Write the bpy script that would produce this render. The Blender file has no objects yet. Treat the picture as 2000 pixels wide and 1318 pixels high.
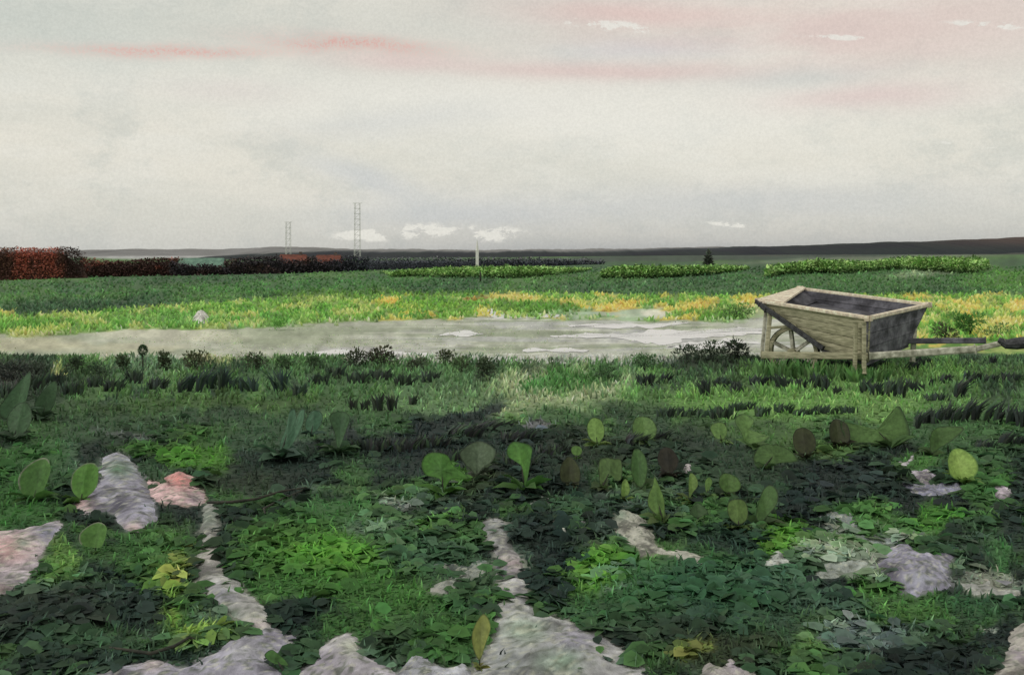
import bpy, math, random
import numpy as np
random.seed(7); RNG = np.random.default_rng(7)
S = bpy.context.scene; COL = S.collection
H, F, YH = 1.1, 1900.0, 495.0          # eye height (m), focal length and horizon row of the 2000 px wide picture

# ------------------------------------------------------------------ noise
def _h(ix, iy, s):
    n = (ix.astype(np.int64)*374761393 + iy.astype(np.int64)*668265263 + s*1442695041) & 0xffffffff
    n = ((n ^ (n >> 13))*1274126177) & 0xffffffff
    n = ((n ^ (n >> 16))*2246822519) & 0xffffffff
    return ((n ^ (n >> 15)) & 0xffffff)/float(0xffffff)
def vn(x, y, s=0):
    x = np.asarray(x, float); y = np.asarray(y, float)
    ix = np.floor(x); iy = np.floor(y); fx = x-ix; fy = y-iy
    fx = fx*fx*(3-2*fx); fy = fy*fy*(3-2*fy)
    a = _h(ix, iy, s); b = _h(ix+1, iy, s); c = _h(ix, iy+1, s); d = _h(ix+1, iy+1, s)
    return (a*(1-fx)+b*fx)*(1-fy)+(c*(1-fx)+d*fx)*fy
def fbm(x, y, s=0, o=4):
    r = 0; a = .5; t = 0
    for i in range(o):
        r = r+a*vn(np.asarray(x)*2**i+17.3*i, np.asarray(y)*2**i-9.1*i, s+i); t += a; a *= .55
    return r/t
def sst(a, b, x):
    t = np.clip((x-a)/(b-a), 0, 1); return t*t*(3-2*t)

# ------------------------------------------------------------------ terrain
ZX = [-400, 0, 500, 1000, 1500, 2000, 2400]; ZV = [-3.0, -2.75, -1.95, -.95, .25, .8, .9]
def terrain(x, y):
    x = np.asarray(x, float); y = np.asarray(y, float)
    yy = np.maximum(y, 1.0)
    zf = np.interp(1000+F*x/yy, ZX, ZV)
    s = np.clip((y-14)/136, 0, 1)
    z = zf*s
    near = 1-sst(12, 40, y)
    z = z+(fbm(x*.9, y*.9, 3, 3)-.5)*.07*near*sst(-2, 3, y)
    z = z+(fbm(x*5, y*5, 4, 3)-.5)*.045*(1-sst(6, 11, y))*sst(-2, 2, y)
    return z+(fbm(x*.06, y*.06, 9, 3)-.5)*.35*sst(20, 90, y)
def G(px, py):                                   # the ground point seen at a pixel of the photograph
    px = np.asarray(px, float); py = np.asarray(py, float)
    lo = np.full(np.broadcast(px, py).shape, 1.2); hi = np.full(lo.shape, 260.0)
    for _ in range(34):
        m = (lo+hi)/2; x = (px-1000)/F*m
        above = H-(py-YH)/F*m > terrain(x, m)
        lo = np.where(above, m, lo); hi = np.where(above, hi, m)
    m = (lo+hi)/2; x = (px-1000)/F*m
    return x, m, terrain(x, m)
def P(px, py, d): return ((px-1000)/F*d, d, H-(py-YH)/F*d)
def proj(x, y, z):
    y = np.maximum(y, .8); return 1000+F*x/y, YH+F*(H-z)/y

# ------------------------------------------------------------------ ground colour field (soil, moss, sand, flowers)
BL = [ # cx, cy, rx, ry, angle, colour, alpha, softness
 (130,600,150,12,-3,(54,80,56),.9,.5),(560,560,330,12,-2,(66,108,58),.7,.5),(700,574,170,8,0,(78,118,44),.6,.6),(250,560,120,14,0,(66,98,62),.6,.6),
 (1300,560,260,14,0,(64,96,64),.8,.5),(1700,545,200,25,0,(70,108,60),.8,.6),(1960,545,90,22,0,(76,118,52),.7,.5),(1800,535,70,8,-4,(140,150,125),.6,.6),
 (1450,502,520,7,-1,(58,72,64),.9,.5),(330,497,380,9,0,(165,165,170),.95,.4),(1700,505,300,5,-2,(120,124,112),.6,.6),
 (345,655,160,13,1,(190,190,172),.85,.4),(60,672,110,14,0,(180,178,150),.8,.5),(250,680,120,12,0,(178,176,150),.7,.6),
 (700,690,190,10,3,(176,176,178),.9,.5),(560,660,120,25,0,(148,158,132),.6,.7),(1270,658,130,11,-1,(178,180,184),.95,.35),
 (1400,672,110,8,-4,(180,182,184),.85,.4),(1120,612,80,9,0,(168,186,172),.8,.4),(1230,614,70,12,0,(176,192,180),.8,.4),(1285,612,25,12,0,(205,204,190),.9,.4),
 (1470,640,60,40,0,(190,194,186),.7,.6),(1000,650,160,8,2,(142,152,130),.7,.6),(1180,690,120,6,0,(172,178,170),.7,.4),
 (830,598,110,10,0,(96,140,52),.8,.5),(1050,603,110,14,0,(86,130,52),.9,.4),(1420,618,60,12,0,(84,130,50),.8,.4),(540,622,25,18,0,(92,140,62),.9,.5),(350,625,170,12,0,(96,142,70),.7,.6),
 (760,588,22,6,0,(222,176,70),.9,.4),(1010,581,70,6,3,(205,185,95),.8,.5),(1215,597,50,9,-8,(215,180,80),.95,.4),(1110,590,40,4,0,(200,185,90),.8,.5),
 (1365,596,40,10,-10,(212,176,80),.9,.5),(1460,586,22,10,0,(214,178,70),.9,.5),(1160,603,35,5,12,(205,178,80),.8,.5),(935,584,30,4,-8,(130,100,48),.8,.4),
 (1900,600,60,12,0,(150,170,80),.7,.6),(1960,630,60,12,0,(205,190,100),.8,.5),(1885,595,40,6,14,(214,180,80),.9,.4),(1890,620,12,16,30,(215,178,75),.8,.4),(1990,600,18,14,0,(222,185,90),.8,.4),
 (12,612,20,5,0,(205,185,90),.8,.5),(60,650,60,8,0,(160,170,80),.6,.6),(620,585,60,10,0,(150,165,90),.5,.6),
 # middle band of herbs
 (60,760,130,60,0,(48,66,50),.85,.6),(25,740,60,30,0,(60,62,60),.8,.6),(300,720,90,20,0,(104,132,104),.7,.6),(420,705,60,10,0,(176,172,120),.5,.6),(110,730,8,22,20,(170,180,110),.8,.5),
 (640,720,130,20,0,(66,96,64),.6,.6),(860,740,150,30,0,(82,116,76),.7,.6),(1100,757,140,34,0,(178,188,148),.9,.6),(1010,795,100,16,-5,(146,162,120),.8,.6),(870,785,130,24,0,(104,136,92),.7,.6),
 (1045,755,26,18,0,(72,118,64),1,.3),(1100,750,42,26,20,(74,120,62),1,.25),(1150,745,26,18,0,(74,120,62),1,.25),(1070,770,14,10,0,(72,116,62),1,.3),(1190,735,26,20,0,(74,108,66),1,.3),(1230,770,40,16,0,(80,125,66),.8,.4),
 (1560,785,340,34,0,(104,146,74),.9,.6),(1740,735,280,20,0,(96,134,70),.9,.6),(1900,850,120,50,0,(66,104,60),.7,.7),(1480,845,140,25,0,(70,100,54),.7,.6),(1720,805,60,25,0,(96,132,70),.8,.6),(1400,705,90,20,0,(50,64,50),.9,.5),(1450,790,120,14,0,(92,132,66),.6,.6),
 (380,790,270,14,-2,(62,88,44),.7,.5),(200,830,220,40,0,(56,84,54),.6,.7),(560,840,140,30,0,(50,76,54),.7,.6),(250,850,60,7,5,(104,108,110),.7,.5),
 # dark belt
 (800,855,110,45,0,(35,46,46),.95,.45),(900,820,110,16,-22,(37,49,48),.95,.4),(990,875,150,42,0,(35,48,46),.9,.5),(770,925,60,26,0,(36,48,47),.9,.5),(1050,935,110,40,0,(37,51,46),.85,.6),(690,840,30,32,0,(38,49,48),.9,.4),
 (1150,880,140,40,0,(46,58,48),.8,.6),(1040,832,50,6,2,(104,106,112),.9,.4),(1300,880,120,50,0,(46,62,50),.8,.6),(1450,910,150,40,0,(46,64,50),.8,.6),(1630,930,120,28,-8,(37,48,47),.95,.5),(1700,965,90,28,0,(37,51,48),.8,.6),
 (1840,985,90,16,4,(37,47,47),.95,.5),(1580,1010,50,45,0,(35,47,47),.9,.5),(1560,880,60,24,0,(70,98,50),.7,.5),(1650,880,90,16,-12,(78,108,58),.8,.5),(740,825,60,18,0,(62,94,58),.9,.4),
 (460,930,110,30,0,(44,54,46),.85,.6),(350,1005,80,26,0,(37,49,47),.9,.5),(560,905,110,20,0,(35,53,46),.8,.6),(650,880,80,10,0,(37,47,46),.8,.5),(930,935,34,60,10,(50,66,44),.9,.5),
 # foreground greens
 (380,895,75,30,0,(72,122,42),.95,.4),(290,880,60,18,0,(64,108,44),.8,.5),(60,900,80,50,0,(50,88,46),.9,.6),(30,990,90,60,0,(52,96,46),.85,.6),(400,850,60,20,0,(60,98,44),.7,.6),
 (640,1100,170,90,8,(66,112,46),.95,.55),(640,1090,95,40,0,(80,134,44),.9,.6),(720,1190,150,55,-10,(60,102,48),.85,.6),(520,1060,70,50,0,(64,104,50),.8,.6),(560,1150,80,40,0,(60,104,48),.8,.6),(740,1040,90,40,0,(66,110,54),.8,.6),
 (120,1090,40,45,0,(90,130,62),.95,.5),(330,1140,48,100,0,(86,124,52),.9,.6),(350,1108,26,30,0,(158,162,74),.85,.6),(340,1180,22,50,-20,(112,146,56),.8,.6),(400,1240,50,24,-10,(122,156,62),.9,.5),(290,1080,80,50,0,(60,98,54),.8,.6),(440,1200,30,30,0,(100,130,100),.6,.6),
 (100,1200,170,50,0,(44,54,50),.9,.6),(280,1190,60,50,20,(35,49,47),.9,.5),(60,1290,80,24,0,(50,72,54),.7,.6),(40,1310,60,12,0,(32,41,40),.9,.5),(230,1135,60,14,25,(33,49,44),.9,.5),(560,1225,60,40,0,(35,51,46),.9,.5),(780,1250,70,30,0,(46,66,48),.8,.6),
 (620,1200,60,20,0,(33,47,44),.8,.6),(270,1290,150,14,-4,(32,49,44),.8,.5),(150,1250,90,30,0,(54,84,60),.7,.6),
 (865,920,42,24,15,(74,126,44),1,.4),(875,945,16,22,0,(70,116,46),.9,.4),(700,930,60,14,0,(66,104,58),.8,.5),(690,965,90,12,12,(78,112,70),.85,.5),(770,985,42,10,14,(128,142,134),.85,.5),(730,1035,70,24,0,(94,116,100),.8,.6),(640,1000,90,30,0,(58,104,52),.8,.6),
 (850,1020,55,9,-24,(84,132,62),.95,.4),(830,1075,110,30,0,(60,92,68),.85,.6),(880,1230,70,60,0,(58,100,48),.9,.6),(900,1050,60,25,0,(64,104,52),.7,.6),(1040,1030,60,40,0,(35,49,47),.9,.5),(1075,1110,45,80,-10,(32,47,44),.95,.5),(920,1180,40,40,0,(48,82,50),.8,.6),
 (1180,1060,60,30,0,(84,106,92),.7,.6),(1230,1130,100,75,0,(60,104,52),.95,.5),(1160,1120,50,60,15,(82,136,44),.9,.55),(1200,1190,90,40,0,(52,88,56),.8,.6),(1300,1080,60,35,0,(72,114,56),.8,.5),(1200,1120,60,10,-10,(92,122,104),.8,.5),(1230,1155,55,7,-3,(104,130,112),.8,.5),
 (1330,1140,100,50,0,(48,88,60),.85,.6),(1420,1060,90,24,12,(35,55,48),.9,.5),(1270,1000,60,20,0,(62,80,74),.8,.6),(1120,985,80,20,0,(54,80,62),.8,.6),(1440,1160,130,80,0,(46,82,58),.85,.7),(1330,1230,90,50,0,(44,60,48),.8,.7),
 (1400,1280,100,40,0,(48,60,42),.9,.6),(1350,1270,30,22,0,(140,150,60),.6,.8),
 (1530,1060,46,50,0,(82,136,44),.95,.4),(1480,1010,50,30,0,(60,98,50),.8,.5),(1680,1010,80,36,0,(64,108,54),.9,.5),(1710,1000,34,30,0,(74,116,58),.8,.5),(1650,1060,60,24,0,(70,110,56),.85,.5),(1830,1025,42,42,10,(68,120,46),.95,.4),(1880,1015,36,12,-6,(66,118,44),.9,.4),
 (1945,1095,36,52,0,(64,110,62),.85,.6),(1640,1180,110,26,0,(60,86,74),.8,.6),(1690,1150,60,26,0,(68,118,48),.85,.6),(1760,1190,80,24,0,(66,108,50),.8,.6),(1900,1170,90,30,0,(50,88,56),.8,.6),(1600,1245,58,48,0,(78,112,58),.9,.5),
 (1700,1240,100,26,0,(80,96,96),.9,.5),(1660,1216,70,9,-10,(112,130,120),.85,.5),(1730,1268,80,12,-10,(84,104,98),.85,.5),(1640,1150,46,20,0,(35,47,46),.95,.5),(1500,1215,110,26,0,(52,78,60),.8,.6),(1500,1140,110,20,5,(66,98,80),.7,.6),
 (1830,1290,120,44,-10,(32,44,42),.97,.5),(1960,1240,50,40,0,(33,45,44),.95,.5),(1985,1020,26,80,0,(35,49,46),.85,.6),(1940,920,50,40,0,(60,92,56),.8,.6),(1790,910,40,24,0,(66,112,48),.8,.5),(1940,940,40,26,0,(56,100,48),.8,.6),(1940,1150,70,9,0,(140,146,136),.6,.6),
 (1930,1230,16,8,-20,(150,160,150),.9,.4),(1660,1100,90,26,18,(138,150,136),.85,.5),(1640,1045,60,12,20,(120,132,124),.85,.5),(1770,1048,60,12,8,(130,142,130),.85,.5),(1920,1135,80,18,12,(140,148,134),.85,.5),
]
def mixc(c, t, a): return c+(np.array(t, float)-c)*a[..., None]
def colour(px, py):                                  # sRGB 0-255, arrays
    px = np.clip(np.asarray(px, float), -1500, 3500); py = np.asarray(py, float)
    ps = np.clip((py-495)/400, .12, 1.2)
    wx = (fbm(px*.011/ps**.3, py*.02/ps, 21)-.5)*90*ps**.5
    wy = (fbm(px*.012/ps**.3, py*.02/ps, 31)-.5)*46*ps
    fx = (fbm(px*.06, py*.09, 41, 3)-.5)*24*ps; fy = (fbm(px*.06, py*.09, 51, 3)-.5)*20*ps
    X = px+wx+fx; Y = py+wy+fy
    c = np.zeros(px.shape+(3,))+np.array((66., 100, 60))
    n1 = fbm(px*.01, py*.05, 1); n2 = fbm(px*.03, py*.08, 2)
    c = mixc(c, (78, 114, 62), sst(.5, .62, n1)*.8); c = mixc(c, (56, 84, 60), sst(.52, .4, n1)*.6)
    yt = np.interp(X, [-300,0,200,400,600,1000,1400,2000,2400], [618,614,606,591,578,572,577,574,574])
    yb = np.interp(X, [-300,0,200,500,700,1000,1300,1500,1820,2000,2400], [655,656,648,641,627,620,627,622,652,660,662])
    m = sst(yt-3, yt+3, Y)
    yg = mixc(np.zeros(px.shape+(3,))+np.array((108., 148, 66)), (88, 134, 56), sst(.48, .6, n2))
    yg = mixc(yg, (156, 172, 92), sst(.54, .62, fbm(px*.03, py*.12, 5))*.8)
    yg = mixc(yg, (210, 182, 80), sst(.6, .66, fbm(px*.02, py*.12, 6))*.8*sst(300, 900, px))
    c = c*(1-m[..., None])+yg*m[..., None]
    m = sst(yb-2, yb+2, Y)*(1-sst(1600, 1680, X))
    pl = mixc(np.zeros(px.shape+(3,))+np.array((158., 166, 146)), (172, 176, 162), sst(.45, .6, fbm(px*.006, py*.12, 8)))
    pl = mixc(pl, (204, 207, 200), sst(.58, .63, fbm(px*.004+3, py*.42, 10, 3))*.75*sst(500, 1100, px))
    pl = mixc(pl, (136, 148, 126), sst(.56, .63, fbm(px*.004, py*.36, 17, 3))*.7*sst(300, 900, px))
    pl = mixc(pl, (176, 178, 182), sst(.56, .62, fbm(px*.006, py*.2, 11))*.7*sst(600, 1000, px))
    c = c*(1-m[..., None])+pl*m[..., None]
    yb2 = np.interp(X, [-300,0,300,600,800,1000,1300,1480,1520,1830,2000,2400], [694,694,702,700,706,714,704,694,700,680,690,690])
    m = sst(yb2-4, yb2+5, Y)
    mid = mixc(np.zeros(px.shape+(3,))+np.array((68., 100, 62)), (52, 74, 54), sst(.45, .6, fbm(px*.02, py*.03, 12)))
    mid = mixc(mid, (84, 122, 66), sst(.55, .65, fbm(px*.018, py*.03, 13))*.8)
    c = c*(1-m[..., None])+mid*m[..., None]
    m = sst(815, 870, Y)
    fg = mixc(np.zeros(px.shape+(3,))+np.array((52., 78, 54)), (36, 50, 44), sst(.48, .58, fbm(px*.008, py*.014, 14)))
    fg = mixc(fg, (64, 104, 52), sst(.54, .64, fbm(px*.01, py*.018, 15))*.8)
    fg = mixc(fg, (88, 112, 96), sst(.60, .66, fbm(px*.01, py*.03, 16))*.5)
    c = c*(1-m[..., None])+fg*m[..., None]
    for cx, cy, rx, ry, an, t, al, so in BL:
        a = math.radians(an); ca, sa = math.cos(a), math.sin(a)
        sel = (np.abs(X-cx) < (rx+ry)*1.7) & (np.abs(Y-cy) < (rx+ry)*1.7)
        if not sel.any(): continue
        dx = X[sel]-cx; dy = Y[sel]-cy
        u = (dx*ca+dy*sa)/rx; v = (-dx*sa+dy*ca)/ry
        dd = np.sqrt(u*u+v*v)
        al_ = al*(1-sst(1-so, 1+so*.7, dd))
        c[sel] = c[sel]+(np.array(t, float)-c[sel])*al_[:, None]
    g = .82+.36*fbm(px*.05, py*.09, 61, 4)
    return c*g[..., None]
def smooth_poly(pts, k=6):
    n = len(pts); out = []
    for i in range(n):
        p0, p1, p2, p3 = [np.array(pts[(i+j-1) % n], float) for j in range(4)]
        for t in np.arange(k)/k:
            out.append(.5*((2*p1)+(-p0+p2)*t+(2*p0-5*p1+4*p2-p3)*t*t+(-p0+3*p1-3*p2+p3)*t**3))
    return np.array(out)
LAV = (138,138,146); PAL = (150,152,142); PNK = (196,158,148); GRN = (84,116,84); DK = (62,62,70); GP = (142,152,138); SND = (160,158,140)
SG = 'pale stones lying in the heath'
stones = [
 ([(205,892),(235,884),(265,907),(282,940),(300,975),(312,1012),(288,1024),(262,1043),(235,1030),(208,1002),(165,1006),(138,988),(150,965),(184,950),(190,915)], .05, LAV,
   [(232,915,26,GRN),(150,985,26,PNK),(262,1030,18,(206,180,170)),(236,985,22,DK),(290,990,20,(168,170,182))], 'lavender grey boulder with a dark hollow and pink lower edge, left foreground'),
 ([(286,938),(318,946),(324,931),(350,925),(384,934),(392,950),(404,966),(396,986),(345,986),(300,976)], .04, (178,150,144), [(350,935,28,(196,124,112)),(385,975,20,(130,118,120))], 'small pink lumpy stone beside the lavender grey boulder'),
 ([(-90,1060),(0,1038),(40,1034),(85,1025),(118,1012),(122,1026),(98,1060),(80,1100),(60,1130),(25,1150),(0,1162),(-80,1180)], .045, (150,144,144), [(10,1070,50,PNK),(95,1040,28,(132,134,150)),(40,1060,16,(116,130,112)),(5,1150,20,(120,104,100))], 'pink and grey stone cut by the left edge of the view'),
 ([(396,990),(430,990),(430,1050),(440,1108),(482,1150),(522,1190),(546,1226),(520,1244),(470,1220),(420,1180),(385,1148),(372,1108),(392,1050)], .025, PAL, [(412,1010,30,(104,118,100)),(420,1080,40,(164,160,146)),(430,1160,30,(134,136,140)),(510,1220,20,(190,180,170)),(440,1205,22,(106,134,106))], 'long pale stone ridge running down toward the left bottom slabs'),
 ([(170,1345),(200,1306),(265,1293),(300,1286),(360,1298),(420,1270),(470,1237),(530,1224),(588,1246),(560,1282),(530,1300),(620,1345)], .03, (140,140,146), [(550,1240,30,(120,118,126)),(300,1295,26,(184,172,164)),(480,1270,30,(150,152,150))], 'broad grey slab at the left of the bottom edge'),
 ([(560,1345),(600,1290),(625,1262),(662,1240),(690,1236),(706,1262),(720,1282),(752,1290),(772,1318),(770,1345)], .03, (150,148,148), [(685,1262,30,(164,172,146)),(630,1290,30,(150,146,152))], 'pale grey slab with a greenish peak on the bottom edge'),
 ([(768,1345),(785,1300),(805,1284),(838,1286),(862,1302),(900,1298),(925,1318),(935,1345)], .03, (146,150,150), [], 'low scalloped grey slab left of the tall central stone'),
 ([(935,1024),(960,1010),(990,1016),(1000,1060),(1030,1108),(1036,1150),(1050,1192),(1104,1204),(1170,1234),(1230,1272),(1262,1345),(920,1345),(926,1290),(958,1240),(962,1180),(967,1112),(948,1062)], .03, (148,150,144), [(965,1030,26,(116,122,116)),(1000,1100,26,(160,146,140)),(1000,1170,30,(160,162,158)),(1020,1230,44,(132,154,126)),(1120,1250,40,(146,144,154)),(990,1290,50,(138,146,140)),(1100,1290,40,(124,150,122)),(978,1115,22,(118,116,124))], 'tall pale central stone tongue widening to the bottom edge'),
 ([(838,1152),(862,1136),(898,1118),(952,1098),(956,1116),(904,1140),(872,1160),(846,1160)], .012, (128,136,122), [(850,1152,14,(150,150,136))], 'lower pale finger of stone left of the central tongue'),
 ([(826,1102),(860,1098),(905,1104),(950,1094),(950,1104),(900,1114),(850,1112)], .010, (110,124,112), [], 'upper grey green finger of stone left of the central tongue'),
 ([(1190,1012),(1215,992),(1238,1000),(1262,1014),(1280,1040),(1292,1070),(1345,1076),(1392,1098),(1401,1113),(1350,1096),(1290,1083),(1250,1090),(1242,1072),(1208,1050)], .014, (150,152,134), [(1210,1005,20,(112,130,106))], 'flat sandy beige stone shaped like a torn leaf, centre right'),
 ([(1716,1082),(1758,1062),(1812,1084),(1858,1066),(1874,1072),(1856,1108),(1856,1146),(1806,1158),(1790,1168),(1758,1150),(1722,1120)], .045, (128,128,138), [(1740,1115,26,(92,90,98)),(1800,1130,30,(156,160,166)),(1850,1080,20,(104,102,110))], 'lavender grey boulder with an ear shaped peak at the right'),
 ([(1905,1345),(1930,1310),(1962,1275),(1974,1226),(2010,1216),(2080,1240),(2100,1345)], .04, (146,144,130), [(1990,1280,24,(150,142,144))], 'beige stone in the bottom right corner'),
 ([(1355,1345),(1372,1304),(1404,1300),(1430,1285),(1446,1300),(1466,1296),(1482,1345)], .03, (146,144,134), [(1440,1300,20,(150,142,148))], 'small jagged grey stone on the bottom edge right of centre'),
 ([(1487,1098),(1496,1086),(1520,1080),(1548,1090),(1556,1100),(1530,1110),(1500,1108)], .014, (150,158,144), [], 'small oval pale stone below the bright green patch'),
 ([(1592,1128),(1600,1100),(1640,1092),(1700,1096),(1690,1110),(1660,1120),(1622,1132)], .012, (140,150,136), [], 'flat pale green stone left of the eared boulder'),
 ([(1596,1010),(1620,1000),(1660,1006),(1680,1030),(1720,1048),(1760,1050),(1756,1060),(1710,1062),(1676,1046),(1650,1022)], .010, (120,132,124), [], 'thin curved grey stone arching above the eared boulder'),
 ([(1868,1136),(1900,1140),(1940,1130),(1952,1124),(1942,1142),(1990,1150),(2010,1150),(1990,1166),(1940,1160),(1900,1162)], .010, (144,148,136), [], 'jagged pale stone strip reaching the right edge'),
 ([(1755,898),(1770,902),(1785,886),(1786,896),(1776,907),(1764,908)], .012, (170,166,166), [], 'tiny crescent stone left of the bright lime leaf'),
 ([(1780,920),(1800,922),(1824,918),(1828,932),(1812,946),(1790,940)], .016, (160,154,160), [], 'small rounded stone just below the crescent stone'),
 ([(1762,942),(1800,946),(1850,940),(1880,944),(1876,960),(1830,968),(1780,966)], .014, (112,114,126), [], 'slate blue flat stone beneath the rounded pale stone'),
 ([(1938,942),(1952,936),(1962,948),(1978,958),(1970,974),(1948,972),(1940,960)], .022, (160,152,156), [(1956,962,12,(180,170,172))], 'small pinkish grey stone near the right edge'),
 ([(1332,916),(1336,908),(1346,908),(1350,916),(1346,924),(1336,925)], .012, (160,152,150), [], 'tiny round pinkish pebble among the dark leaves'),
 ([(1015,998),(1040,980),(1050,966),(1064,976),(1078,972),(1076,984),(1050,992),(1030,1000)], .008, (140,152,136), [], 'thin pale chip above the central tongue, pointing up right'),
 ([(1072,1012),(1092,1016),(1106,1030),(1102,1044),(1092,1030),(1078,1022)], .008, (156,160,144), [], 'small hooked pale chip right of the central tongue'),
 ([(1120,1012),(1130,1020),(1146,1018),(1138,1027),(1124,1026)], .008, (156,160,150), [], 'tiny crescent chip right of the hooked pale chip'),
 ([(376,625),(383,618),(402,618),(409,624),(402,631),(384,631)], .2, (196,196,180), [], 'small whitish stone lying in the yellow green meadow'),
]
def inpoly(q, X_, Y_):
    c_ = np.zeros(X_.shape, bool)
    for i in range(len(q)):
        x1, y1 = q[i-1]; x2, y2 = q[i]
        c_ ^= ((y1 > Y_) != (y2 > Y_)) & (X_ < (x2-x1)*(Y_-y1)/(y2-y1+1e-9)+x1)
    return c_
_col0 = colour
def colour_soil(px, py):                             # soil stained pale around the stones
    c = _col0(px, py); wx = (fbm(px*.05, py*.07, 91, 4)-.5)*34; wy = (fbm(px*.05, py*.07, 95, 4)-.5)*24
    for pts, h, base, tints, lab in stones:
        q = smooth_poly(pts, 3); m = 16
        sel = (px > q[:, 0].min()-m-17) & (px < q[:, 0].max()+m+17) & (py > q[:, 1].min()-m-12) & (py < q[:, 1].max()+m+12)
        if not sel.any() or len(pts) < 8: continue
        X_, Y_ = (px+wx)[sel], (py+wy)[sel]; a_ = np.zeros(X_.shape)
        for k in range(9): a_ += inpoly(q, X_+m*.6*math.cos(k*2.4)*(k/8), Y_+m*.45*math.sin(k*2.4)*(k/8))
        b_ = np.array(base, float)*.9; c[sel] = c[sel]+(b_-c[sel])*(a_/9*.9)[:, None]
    return c
def lin(c):
    c = np.clip(np.asarray(c, float)/255, 0, 1)
    return np.where(c <= .04045, c/12.92, ((c+.055)/1.055)**2.4)
GG = dict(ground=1.1, leaf=2.3, moss=1.9, blade=1.08, grass=2.3, rock=1.42, far=2.7, hill=1.0)
def alb(c, g=1.45):
    a = lin(c); l = a.mean(axis=-1, keepdims=True); a = a*.86+l*.14
    return np.clip(a*g, 0, .85)

# ------------------------------------------------------------------ materials
def newmat(name):
    m = bpy.data.materials.new(name); m.use_nodes = True; return m, m.node_tree, m.node_tree.nodes['Principled BSDF']
def noise_node(nt, scale, detail=6, obj=True, rough=.6):
    tc = nt.nodes.new('ShaderNodeTexCoord'); n = nt.nodes.new('ShaderNodeTexNoise')
    n.inputs['Scale'].default_value = scale; n.inputs['Detail'].default_value = detail; n.inputs['Roughness'].default_value = rough
    nt.links.new(tc.outputs['Object' if obj else 'Generated'], n.inputs['Vector']); return n
def attr_mat(name, rough=.8, grain=.3, gscale=30, bump=.3, bscale=40, bdist=.01, transl=0, spec=.25):
    m, nt, b = newmat(name); L = nt.links.new
    at = nt.nodes.new('ShaderNodeAttribute'); at.attribute_name = 'Col'
    n = noise_node(nt, gscale)
    mr = nt.nodes.new('ShaderNodeMapRange'); mr.inputs[1].default_value = .25; mr.inputs[2].default_value = .75
    mr.inputs[3].default_value = 1-grain; mr.inputs[4].default_value = 1+grain; L(n.outputs[0], mr.inputs[0])
    vm = nt.nodes.new('ShaderNodeVectorMath'); vm.operation = 'SCALE'; L(at.outputs['Color'], vm.inputs[0]); L(mr.outputs[0], vm.inputs['Scale'])
    L(vm.outputs[0], b.inputs['Base Color']); b.inputs['Roughness'].default_value = rough; b.inputs['Specular IOR Level'].default_value = spec
    if bump:
        n2 = noise_node(nt, bscale, 8); bp = nt.nodes.new('ShaderNodeBump'); bp.inputs['Strength'].default_value = bump; bp.inputs['Distance'].default_value = bdist
        L(n2.outputs[0], bp.inputs['Height']); L(bp.outputs[0], b.inputs['Normal'])
    if transl:
        tr = nt.nodes.new('ShaderNodeBsdfTranslucent'); L(vm.outputs[0], tr.inputs['Color']); mx = nt.nodes.new('ShaderNodeMixShader'); mx.inputs[0].default_value = transl
        L(b.outputs[0], mx.inputs[1]); L(tr.outputs[0], mx.inputs[2]); L(mx.outputs[0], nt.nodes['Material Output'].inputs['Surface'])
    return m
def col_mat(name, c1, c2, scale=8, rough=.8, bump=.3, bdist=.01, stretch=None, c3=None, spec=.25):
    m, nt, b = newmat(name); L = nt.links.new
    tc = nt.nodes.new('ShaderNodeTexCoord'); mp = nt.nodes.new('ShaderNodeMapping'); L(tc.outputs['Object'], mp.inputs[0])
    if stretch: mp.inputs['Scale'].default_value = stretch
    n = nt.nodes.new('ShaderNodeTexNoise'); n.inputs['Scale'].default_value = scale; n.inputs['Detail'].default_value = 9; n.inputs['Roughness'].default_value = .65; L(mp.outputs[0], n.inputs['Vector'])
    cr = nt.nodes.new('ShaderNodeValToRGB'); L(n.outputs[0], cr.inputs[0])
    e = cr.color_ramp.elements; e[0].position = .36; e[1].position = .64
    e[0].color = (*alb(c1), 1); e[1].color = (*alb(c2), 1)
    if c3: k = e.new(.5); k.color = (*alb(c3), 1)
    L(cr.outputs[0], b.inputs['Base Color']); b.inputs['Roughness'].default_value = rough; b.inputs['Specular IOR Level'].default_value = spec
    if bump:
        bp = nt.nodes.new('ShaderNodeBump'); bp.inputs['Strength'].default_value = bump; bp.inputs['Distance'].default_value = bdist; L(n.outputs[0], bp.inputs['Height']); L(bp.outputs[0], b.inputs['Normal'])
    return m
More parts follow.
